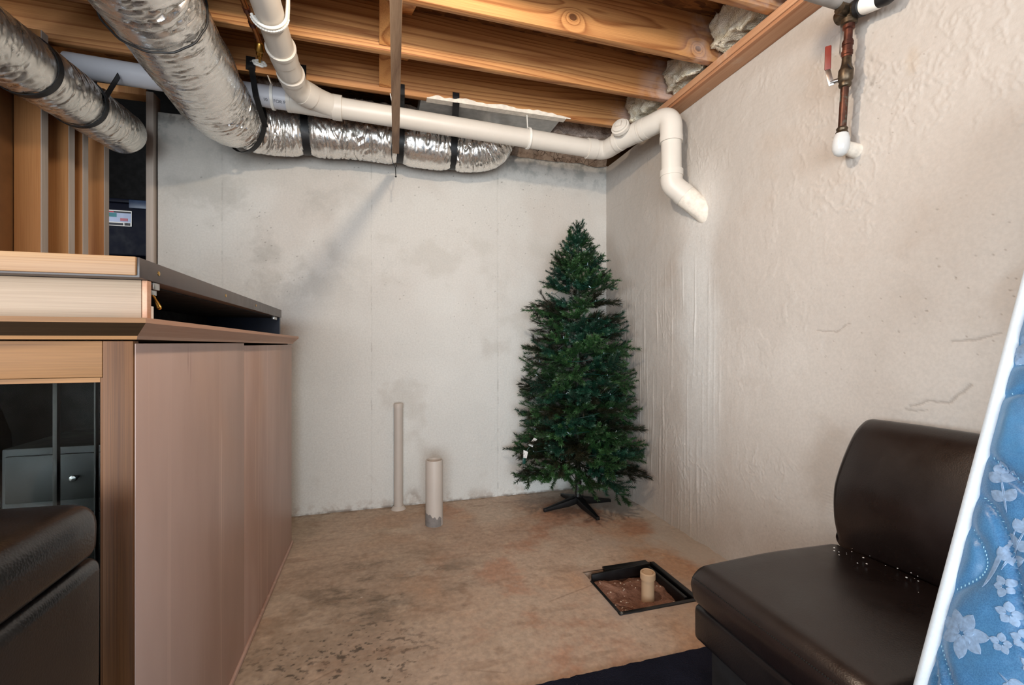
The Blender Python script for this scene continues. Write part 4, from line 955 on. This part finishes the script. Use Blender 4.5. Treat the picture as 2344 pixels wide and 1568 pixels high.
MB().bar((0.99, 1.80, -.018), (1.06, 1.735, -.02), .006, .006).build('twig', 'soil', db)
cs = thing('cleanout_stub', 'short tan PVC cleanout stub with a cap inside the drain box', 'pipe', (1.166, 1.797, -.06))
MB().tube([(1.166, 1.797, -.08), (1.163, 1.792, 0.075)], .0285, 28).build('stub_pipe', 'pvctan', cs)
MB().lathe([(.0335, 0), (.0335, .026), (.030, .030), (.026, .030), (.025, .024), (.022, .024), (.021, .027), (0, .027)], (1.163, 1.792, .070), (-.02, -.03, 1), 28).build('stub_cap', 'pvctan', cs)

# ================================================================== RUG
def rugfn(u, v): return (-0.40+u*2.05, -1.1+v*2.505+0.004*noise.noise((u*60, 1, v*3)), 0.012+0.0015*noise.noise((u*90, v*90, 1)))
b = MB().grid(rugfn, 160, 120); b.box(-0.398, 1.648, -1.098, 1.398, 0.0005, 0.011)
rug = tag(b.build('rug', 'rug', fix=False, smooth=60), 'dark navy rug under the leather chair', 'rug')
rr = random.Random(9); b = MB()
for k in range(420):
    x = -0.39+rr.random()*2.03; y = 1.40; a = rr.uniform(-.5, .5); l = rr.uniform(.004, .012)
    b.add([(x-.0012, y-.002, .006), (x+.0012, y-.002, .006), (x+a*l, y+l, rr.uniform(.004, .014))], [(0, 1, 2)])
o = b.build('rug_fringe', 'rug', rug, smooth=0, fix=False); o['kind'] = 'stuff'

# ================================================================== CHAIRS
def rounded(poly, r, seg=5):
    out = []; n = len(poly)
    for i in range(n):
        a, p, c = (Vector((*poly[(i+k) % n], 0)) for k in (-1, 0, 1)); rr = r[i] if isinstance(r, (list, tuple)) else r
        d1 = (a-p); d2 = (c-p); rr = min(rr, d1.length*.48, d2.length*.48); s = p+d1.normalized()*rr; e = p+d2.normalized()*rr
        for k in range(seg+1):
            t = k/seg; q = s*(1-t)**2+p*2*t*(1-t)+e*t*t; out.append((q.x, q.y))
    return out
def pad(poly, y0, y1, name, mat, parent, puff=0.012, rnd=0.025):
    """upholstered extrusion along y: profile shrinks toward both ends so that the ends are rounded"""
    n = len(poly); cx = sum(p[0] for p in poly)/n; cz = sum(p[1] for p in poly)/n; V = []; rows = []
    ks = [0, .12, .35, .7, 1.0]
    ys = [y0+rnd*(1-cos(k*pi/2)) for k in ks]+[y1-rnd*(1-cos(k*pi/2)) for k in reversed(ks)]
    ins = [rnd*(1-sin(k*pi/2)) for k in ks]+[rnd*(1-sin(k*pi/2)) for k in reversed(ks)]
    mid = []
    Y = ys[:5]+[ys[4]+(ys[5]-ys[4])*t/10 for t in range(1, 10)]+ys[5:]; I = ins[:5]+[0]*9+ins[5:]
    for y, i_ in zip(Y, I):
        t = (y-y0)/(y1-y0); pf = puff*4*t*(1-t)
        for k in range(n):
            a = Vector(poly[k-1]); c = Vector(poly[(k+1) % n]); tn = (c-a); nr = Vector((tn.y, -tn.x)); nr = nr.normalized() if nr.length else nr
            p = Vector(poly[k]); p = p+nr*(pf-i_) if True else p
            V.append((p.x, y, p.y))
    m = len(Y); F = [(i*n+k, i*n+(k+1) % n, (i+1)*n+(k+1) % n, (i+1)*n+k) for i in range(m-1) for k in range(n)]
    F += [tuple(reversed(range(n))), tuple((m-1)*n+k for k in range(n))]
    return MB().add(V, F).build(name, mat, parent, smooth=50)
CY0, CY1 = 0.632, 1.18
chair = thing('armless_chair', 'brown leather armless chair with high back against the right wall', 'chair', (1.3, 0.9, 0.013))
# profiles run counter-clockwise in x,z
back = catmull([(1.497, .44, 0), (1.473, .53, 0), (1.470, .617, 0), (1.485, .68, 0), (1.525, .762, 0), (1.573, .832, 0), (1.620, .864, 0), (1.655, .858, 0), (1.688, .825, 0), (1.695, .775, 0), (1.690, .60, 0), (1.680, .44, 0)], 5)
back = [(p.x, p.y) for p in back][::-1]
pad(back, CY0, CY1, 'backrest', 'leather', chair, puff=.006, rnd=.03)
seat = rounded([(0.915, .345), (1.48, .335), (1.48, .455), (1.20, .462), (0.935, .452), (0.898, .415)], [.02, .01, .02, .06, .035, .03])
so = pad(seat, CY0-.002, CY1+.002, 'seat_cushion', 'leather', chair, puff=.006, rnd=.03)
rail = rounded([(0.925, .225), (1.66, .225), (1.66, .333), (0.925, .333)], .02)
pad(rail, CY0, CY1, 'seat_rail', 'leather2', chair, puff=.0, rnd=.012)
MB().box(0.965, 1.64, CY0+.03, CY1-.03, 0.035, 0.224).build('base_box', 'fabric_dark', chair, bevel=.006)
MB().box(1.60, 1.70, CY0+.01, CY1-.01, 0.15, 0.425).build('back_panel', 'leather2', chair, bevel=.01)
for x in (1.0, 1.58):
    for y in (CY0+.06, CY1-.06): MB().lathe([(.018, 0), (.024, .022)], (x, y, .0145), n=14).build('foot', 'black', chair)
b = MB()
y = CY0+.02
while y < CY1-.02:
    b.box(0.9015, 0.9045, y, y+.0022, .4265, .4285); y += .0062
b.build('topstitching', 'drawer', so, smooth=0)
b = MB(); rr = random.Random(2)
for k in range(26):
    x, y = rr.uniform(1.36, 1.47), rr.uniform(.7, 1.12); s = rr.choice([.001, .001, .0015, .002, .003])
    b.lathe([(s*.6, 0), (s, s*.5), (s*.3, s)], (x, y, .4695-.008*(abs(y-.906)/.27)**2), n=6)
cr = b.build('crumbs', 'paper', smooth=0); tag(cr, 'white plaster crumbs scattered on the leather seat', 'crumbs'); cr['kind'] = 'stuff'

c2 = thing('leather_chair', 'dark leather chair seen from behind in front of the glass cabinet', 'chair', (-0.8, 0.65, 0.0))
DY0, DY1 = 0.30, 0.955
top2 = rounded([(-0.455, .772), (-0.452, .862), (-0.72, .868), (-0.735, .772)], [.02, .07, .06, .02], 8)[::-1]
top2 = top2 if sum((top2[i][0]-top2[i-1][0])*(top2[i][1]+top2[i-1][1]) for i in range(len(top2))) < 0 else top2[::-1]
pad(top2, DY0, DY1, 'back_roll', 'leather2', c2, puff=.004, rnd=.035)
lo2 = rounded([(-0.70, .10), (-0.458, .10), (-0.455, .766), (-0.70, .766)], [.01, .01, .022, .02])
pad(lo2, DY0+.004, DY1-.004, 'back_panel', 'leather2', c2, puff=.003, rnd=.014)
seat2 = rounded([(-1.25, .335), (-0.705, .335), (-0.705, .46), (-1.25, .46)], .03)
pad(seat2, DY0, DY1, 'seat_cushion', 'leather2', c2, puff=.006, rnd=.03)
MB().box(-1.22, -0.71, DY0+.02, DY1-.02, .05, .333).build('base_box', 'fabric_dark', c2, bevel=.006)
for x in (-1.18, -0.52):
    for y in (DY0+.06, DY1-.06): MB().lathe([(.018, 0), (.024, .11 if x > -1 else .06)], (x, y, .0), n=14).build('foot', 'black', c2)

# ================================================================== MATTRESS LEANING ON THE RIGHT WALL
LA = radians(22.2); eu = Vector((0, -1, 0)); ev = Vector((sin(LA), 0, cos(LA))); en = Vector((-cos(LA), 0, sin(LA)))
TH = 0.225; O = Vector((0.762, 0.60, 0.0))+ev*((TH*sin(LA)+.026)/cos(LA)); MW, ML = 1.36, 1.80
def g1(u, v): return sin(11.5*u+1.9*sin(7.5*v+1.1)+1.2*sin(15*v+4*u)+0.6)
def g2(u, v): return sin(9.5*v+1.7*sin(8.0*u+.4)+0.9*sin(17*u-3*v)+1.9)
def qh(u, v):
    a = min(abs(g1(u, v))/12.0, abs(g2(u, v))/10.0)
    h = 0.013*(1-exp(-(a/0.012)**1.3))+0.004*noise.noise((u*16, v*16, 2))+0.0015*noise.noise((u*50, v*50, 5))
    e = min(u, MW-u, v, ML-v); return h*min(1, e/.03)-0.016*exp(-e/.03)
def mpt(u, v, off=0.0): return O+eu*u+ev*v+en*(qh(u, v)+off)
mt = thing('mattress', 'blue floral quilted mattress with white piping leaning at the right edge', 'mattress', (1.0, 0.0, 0.013))
b = MB().grid(lambda s, t: mpt(s*MW, t*ML), 240, 320); b.build('quilted_face', 'satin', mt, smooth=70, fix=False)
edge = [(.0, .0), (MW, 0), (MW, ML), (0, ML)]
def loop(off_n):
    P = []; rc = .05; C = [(rc, rc, pi), (MW-rc, rc, 1.5*pi), (MW-rc, ML-rc, 0), (rc, ML-rc, .5*pi)]
    for cx, cy, a0 in C:
        for k in range(9): a = a0+k*pi/16; P.append(O+eu*(cx+rc*cos(a))+ev*(cy+rc*sin(a))+en*off_n)
    return P
def dense(P, step=.03):
    out = []
    for i in range(len(P)):
        a, c = P[i], P[(i+1) % len(P)]; n = max(1, int((c-a).length/step)); out += [a+(c-a)*k/n for k in range(n)]
    return out
MB().tube(dense(loop(-.012)), .0115, 14, closed=True).build('piping', 'tape', mt)
MB().tube(dense(loop(-TH)), .0115, 14, closed=True).build('piping', 'tape', mt)
L0, L1 = loop(-.010), loop(-TH); n = len(L0)
b = MB().add(L0+L1, [(i, (i+1) % n, n+(i+1) % n, n+i) for i in range(n)]+[tuple(n+i for i in range(n))]); b.build('border', 'mborder', mt)
# stitches along the quilting grooves
b = MB(); rr = random.Random(3)
def trace(g, fixed_u):
    N_ = 700
    for k in range(9):
        pass
st = 0
for iu in range(0, 230):
    u = .02+iu*0.006
    if u > 0.75: break
    for gfun, vert in ((g2, True),):
        v = .35; prev = gfun(u, v)
        while v < 1.6:
            v2 = v+.008; cur = gfun(u, v2)
            if prev*cur < 0 and iu % 1 == 0:
                t_ = prev/(prev-cur); vv = v+.008*t_; p = mpt(u, vv, .001); dv_ = (gfun(u+.003, vv)-gfun(u-.003, vv))/.006/max(1e-3, abs((gfun(u, vv+.003)-gfun(u, vv-.003))/.006))
                b.bar(p, mpt(u+.0035, vv, .001), .0014, .0012, en)
            prev = cur; v = v2
for iv in range(0, 210):
    v = .35+iv*.006; u = .015; prev = g1(u, v)
    while u < .75:
        cur = g1(u+.008, v)
        if prev*cur < 0:
            uu_ = u+.008*prev/(prev-cur); b.bar(mpt(uu_, v, .001), mpt(uu_, v+.0035, .001), .0014, .0012, en)
        prev = cur; u += .008
o = b.build('quilting_stitches', 'stitch', mt, smooth=0, fix=False); o['kind'] = 'stuff'
# woven flowers and leaves: thin raised patches that follow the quilted surface
def petal(b, cu, cv, ang, L, Wd, n=7):
    V = []; F = []; ca, sa = cos(ang), sin(ang)
    for i in range(n+1):
        t = i/n; w = Wd*max(0.0, sin(pi*min(1, t**.85)))**.7+.0003
        for s in (-1, -.5, 0, .5, 1):
            x, y = t*L, s*w; pu, pv = cu+x*ca-y*sa, cv+x*sa+y*ca
            V.append(mpt(pu, pv, .0006+.0010*(1-s*s)-(.0012 if s == 0 else 0)))
    for i in range(n):
        for s in range(4): F.append((i*5+s, i*5+s+1, (i+1)*5+s+1, (i+1)*5+s))
    b.add(V, F)
def flower(b, u, v, r, k, a0, rings=1):
    for q in range(rings):
        rr_ = r*(1-.42*q)
        for i in range(k):
            aa = a0+2*pi*i/k+q*.5+.12*sin(i*5+a0*9); petal(b, u+cos(aa)*r*.16, v+sin(aa)*r*.16, aa, rr_*(.85+.15*sin(i*3+a0)), rr_*sin(pi/k)*.62)
def sprig(b, u, v, ang, L, k, lw):
    for i in range(k):
        t = (i+.6)/k; pu, pv = u+cos(ang)*L*t, v+sin(ang)*L*t
        for s in (-1, 1): petal(b, pu, pv, ang+s*.75, lw, lw*.36)
    petal(b, u+cos(ang)*L, v+sin(ang)*L, ang, lw, lw*.36); petal(b, u, v, ang, L, .002, 10)
b = MB()
for du, dv_, q in ((0.0, 0.0, 0), (-.01, 0.55, 1), (0.30, 0.30, 2), (0.36, 0.80, 3), (0.28, -0.28, 4), (0.0, -0.42, 5)):
    u, v = 0.045+du, 0.555+dv_
    flower(b, u+.00, v-.02, .040, 7, .3+q, 1); flower(b, u+.00, v-.02, .018, 5, .6+q, 1)
    for fu, fv, fr in ((.075, .045, .020), (.105, .015, .018), (.055, .085, .019), (.10, .078, .016), (.13, -.02, .015), (.075, -.005, .017), (.125, .05, .014)): flower(b, u+fu*.72, v+fv, fr*.9, 5, fu*40+q, 1)
    sprig(b, u+.030, v+.11, 1.35, .085, 3, .026); sprig(b, u+.075, v+.10, .9, .06, 2, .022); sprig(b, u+.06, v-.05, -.5, .07, 3, .022); sprig(b, u+.02, v+.21, 1.9, .07, 2, .028); sprig(b, u+.15, v+.06, .3, .05, 2, .02)
    petal(b, u+.01, v+.07, 1.35, .12, .004, 14); petal(b, u+.13, v+.19, .9, .11, .005, 12)
o = b.build('woven_flowers', 'embroid', mt, smooth=60, fix=False); o['kind'] = 'stuff'

# ================================================================== CHRISTMAS TREE
TX, TY = 1.315, 2.872
tree = thing('christmas_tree', 'green artificial Christmas tree on a black stand in the corner', 'christmas tree', (TX, TY, 0))
def needles(b, path, dens, nl, nw, rnd, ang=55, mi=0):
    L = 0
    for i in range(len(path)-1):
        a, c = Vector(path[i]), Vector(path[i+1]); d = (c-a); ln = d.length
        if ln < 1e-6: continue
        d /= ln; u = d.orthogonal().normalized(); w = d.cross(u)
        for k in range(max(1, int(dens*ln))):
            p = a+(c-a)*rnd.random(); th = rnd.random()*2*pi; al = radians(ang+rnd.uniform(-14, 14)); rad = cos(th)*u+sin(th)*w
            nd = d*cos(al)+rad*sin(al); l = nl*rnd.uniform(.75, 1.15); sd = nd.cross(rad); sd = sd.normalized()*nw/2 if sd.length > 1e-6 else u*nw/2
            b.add([p-sd, p+sd, p+nd*l*.7+sd*.8, p+nd*l, p+nd*l*.7-sd*.8], [(0, 1, 2, 3, 4)], mi)
def branch_mesh(L, seed, kind):
    r = random.Random(seed); b = MB(); nl, nw, dens, ang = ((.023, .0031, 1100, 52), (.023, .0031, 1100, 52), (.038, .0024, 900, 36))[kind]
    main = [(L*t, 0.012*sin(t*3+seed), L*(.05*t+.10*t*t)) for t in [i/6 for i in range(7)]]
    b.tube(main, .0022, 5, mi=1); needles(b, main[2:], dens, nl, nw, r, ang)
    ns = max(4, int(L/.03)) if kind < 2 else max(3, int(L/.07))
    for i in range(ns):
        t = .30+.66*i/ns; side = 1 if i % 2 else -1; p = Vector((L*t, 0.012*sin(t*3+seed), L*(.05*t+.10*t*t)))
        a = side*radians(r.uniform(30, 60)); el = radians(r.uniform(-25, 40)); sl = min(.13, L*.45)*(1.1-.5*t)*r.uniform(.8, 1.2)
        d = Vector((cos(a)*cos(el), sin(a)*cos(el), sin(el))); q = p+d*sl*.6; e = p+d*sl+Vector((.01, 0, .015*r.random()))
        b.tube([p, q, e], .0016, 4, mi=1); needles(b, [p, q, e], dens, nl, nw, r, ang)
    me = b.build('branch', ['needle' if kind == 0 else 'needle2' if kind == 1 else 'needledark', 'stem'], None, smooth=0, fix=False)
    return me
proto = {}
for kind in range(3):
    for s in range(2):
        for Lq in (.14, .24, .34, .44):
            o = branch_mesh(Lq, s*10+int(Lq*100)+kind*3, kind); proto[(kind, s, Lq)] = o.data; bpy.data.objects.remove(o)
PROF = [(1.885, .03), (1.80, .10), (1.68, .165), (1.56, .205), (1.38, .295), (1.20, .325), (1.08, .345), (.90, .385), (.78, .405), (.60, .425), (.48, .44), (.34, .45), (.26, .44)]
def prof(z):
    for (z1, r1), (z0, r0) in zip(PROF, PROF[1:]):
        if z0 <= z <= z1: return r0+(r1-r0)*(z-z0)/(z1-z0)
    return .03 if z > 1.885 else .44
rr = random.Random(12); z = 0.30; tier = 0; nb = 0
while z < 1.86:
    R = prof(z); n = max(5, int(6+R*17)); ph = rr.random()*6.28
    for k in range(n):
        th = ph+2*pi*k/n+rr.uniform(-.14, .14); L = R*rr.uniform(.84, 1.06)
        for q in range(6):          # branches against the two walls are bent short
            px, py = TX+cos(th)*L*1.02, TY+sin(th)*L*1.02
            if px > XW-.03 or py > YW-.035: L *= .93
        kind = rr.choices((0, 1, 2), (.42, .28, .30))[0]; Lq = min((.14, .24, .34, .44), key=lambda q_: abs(q_-L)); s = rr.randrange(2)
        o = bpy.data.objects.new('branch', proto[(kind, s, Lq)]); COL.objects.link(o); attach(o, tree)
        f = L/Lq; o.scale = (f, max(.8, min(1.1, f)), max(.8, min(1.1, f)))
        tilt = radians(rr.uniform(-4, 16)+(-20 if z > 1.4 else -6 if z > .9 else 2)); zz = z+rr.uniform(-.02, .02)
        o.rotation_euler = (rr.uniform(-.5, .5), tilt, th); o.location = (TX, TY, zz); nb += 1
    z += 0.082 if z < 1.5 else .06; tier += 1
for k, (th, tl) in enumerate(((0.2, -55), (1.7, -60), (3.3, -50), (4.6, -62), (2.4, -80), (5.4, -78))):
    o = bpy.data.objects.new('branch', proto[(k % 2, k % 2, .14)]); COL.objects.link(o); attach(o, tree); o.rotation_euler = (0, radians(tl), th); o.location = (TX, TY, 1.75+.012*k)
# drooping strays at the right
for th, tl, zz, kd, Lq, f in ((-.62, 24, .40, 2, .44, 1.02), (-.66, 46, .34, 0, .44, .98), (3.3, 12, .32, 2, .44, 1.0), (-1.3, 10, .31, 1, .34, 1.0), (-2.2, 12, .31, 0, .34, 1.0), (-1.7, 30, .36, 2, .24, 1.0)):
    o = bpy.data.objects.new('branch', proto[(kd, 0, Lq)]); COL.objects.link(o); attach(o, tree); o.scale = (f, f, f); o.rotation_euler = (0, radians(tl), th); o.location = (TX, TY, zz)
MB().tube([(TX, TY, .05), (TX, TY, 1.86)], [.019, .012], 12).build('trunk', 'stem', tree)
b = MB(); needles(b, [(TX, TY, .17), (TX, TY, .30)], 2600, .028, .003, random.Random(5), 60); b.build('trunk_garland', 'needledark', tree, smooth=0, fix=False)
sd = MB().lathe([(.024, 0), (.026, .02), (.022, .03), (.022, .13), (.026, .135), (.026, .15), (.020, .15)], (TX, TY, .03), n=20).build('stand_post', 'standblack', tree)
for x, y in ((1.059, 2.852), (1.34, 2.618), (1.578, 2.902), (1.297, 3.112)):
    e = Vector((x, y, .012)); c = Vector((TX, TY, .055)); d = (e-c); dh = Vector((d.x, d.y, 0)).normalized(); rt = Vector((-dh.y, dh.x, 0))
    V = []
    for p, w_, h0, h1 in ((c+dh*.005, .026, .035, .078), (c+dh*.08, .022, .018, .06), (e-dh*.02, .011, .003, .024), (e, .012, .0, .021)):
        for sw_, hh in ((-1, h0), (1, h0), (1, h1), (-1, h1)): V.append((p.x+rt.x*w_*sw_, p.y+rt.y*w_*sw_, hh))
    F = [(i*4+k, i*4+(k+1) % 4, (i+1)*4+(k+1) % 4, (i+1)*4+k) for i in range(3) for k in range(4)]+[(3, 2, 1, 0), (12, 13, 14, 15)]
    MB().add(V, F).build('stand_leg', 'standblack', tree, bevel=.002)
cb = MB().tube(catmull([(1.20, 2.80, .30), (1.25, 2.83, .24), (TX-.015, TY-.02, .18), (TX+.02, TY-.025, .14), (TX+.03, TY-.02, .08), (TX+.045, TY-.01, .05)], 8), .0028, 8).build('power_cord', 'black', tree)
# string of clear mini lights
rr = random.Random(8); P = []
for k in range(150):
    zz = .36+k*.0097; a = k*.52; R = prof(zz)*.72; x, y = TX+cos(a)*R, TY+sin(a)*R; P.append((min(x, XW-.03), min(y, YW-.03), zz+.02*sin(k*1.9)))
wl = MB().tube(catmull(P, 3), .0014, 5).build('light_wire', 'plug', tree)
bm_ = MB().lathe([(.002, 0), (.003, .006), (.003, .016), (.001, .020)], (0, 0, 0), n=8).build('mini_bulb', 'clear', wl)
bm_.matrix_parent_inverse = Matrix.Identity(4); bdat = bm_.data; bpy.data.objects.remove(bm_)
for k in range(0, 150, 2):
    o = bpy.data.objects.new('mini_bulb', bdat); COL.objects.link(o); attach(o, wl); o.location = P[k]; o.rotation_euler = (rr.uniform(-1, 1), rr.uniform(-1, 1), 0)
# paper tags and plug at the lower left of the tree
tg_ = thing('light_tag', 'white paper tags with a green plug hanging at the lower left of the tree', 'tag', (0.945, 2.80, .40))
MB().add([(0.925, 2.78, .470), (0.955, 2.778, .455), (0.985, 2.776, .505), (0.965, 2.778, .515), (0.925, 2.781, .470), (0.955, 2.779, .455), (0.985, 2.777, .505), (0.965, 2.779, .515)], [(0, 1, 2, 3), (7, 6, 5, 4), (0, 4, 5, 1), (1, 5, 6, 2), (2, 6, 7, 3), (3, 7, 4, 0)]).build('paper_tag', 'paper', tg_)
MB().add([(0.895, 2.785, .440), (0.925, 2.783, .425), (0.915, 2.781, .385), (0.893, 2.783, .390), (0.895, 2.786, .440), (0.925, 2.784, .425), (0.915, 2.782, .385), (0.893, 2.784, .390)], [(0, 1, 2, 3), (7, 6, 5, 4), (0, 4, 5, 1), (1, 5, 6, 2), (2, 6, 7, 3), (3, 7, 4, 0)]).build('paper_tag', 'paper', tg_)
MB().box(0.888, 0.908, 2.778, 2.792, .35, .388).build('green_plug', 'plug', tg_, bevel=.003)
MB().tube(catmull([(0.90, 2.785, .385), (0.912, 2.786, .42), (0.945, 2.79, .46), (1.02, 2.80, .47)], 6), .002, 6).build('tag_wire', 'plug', tg_)
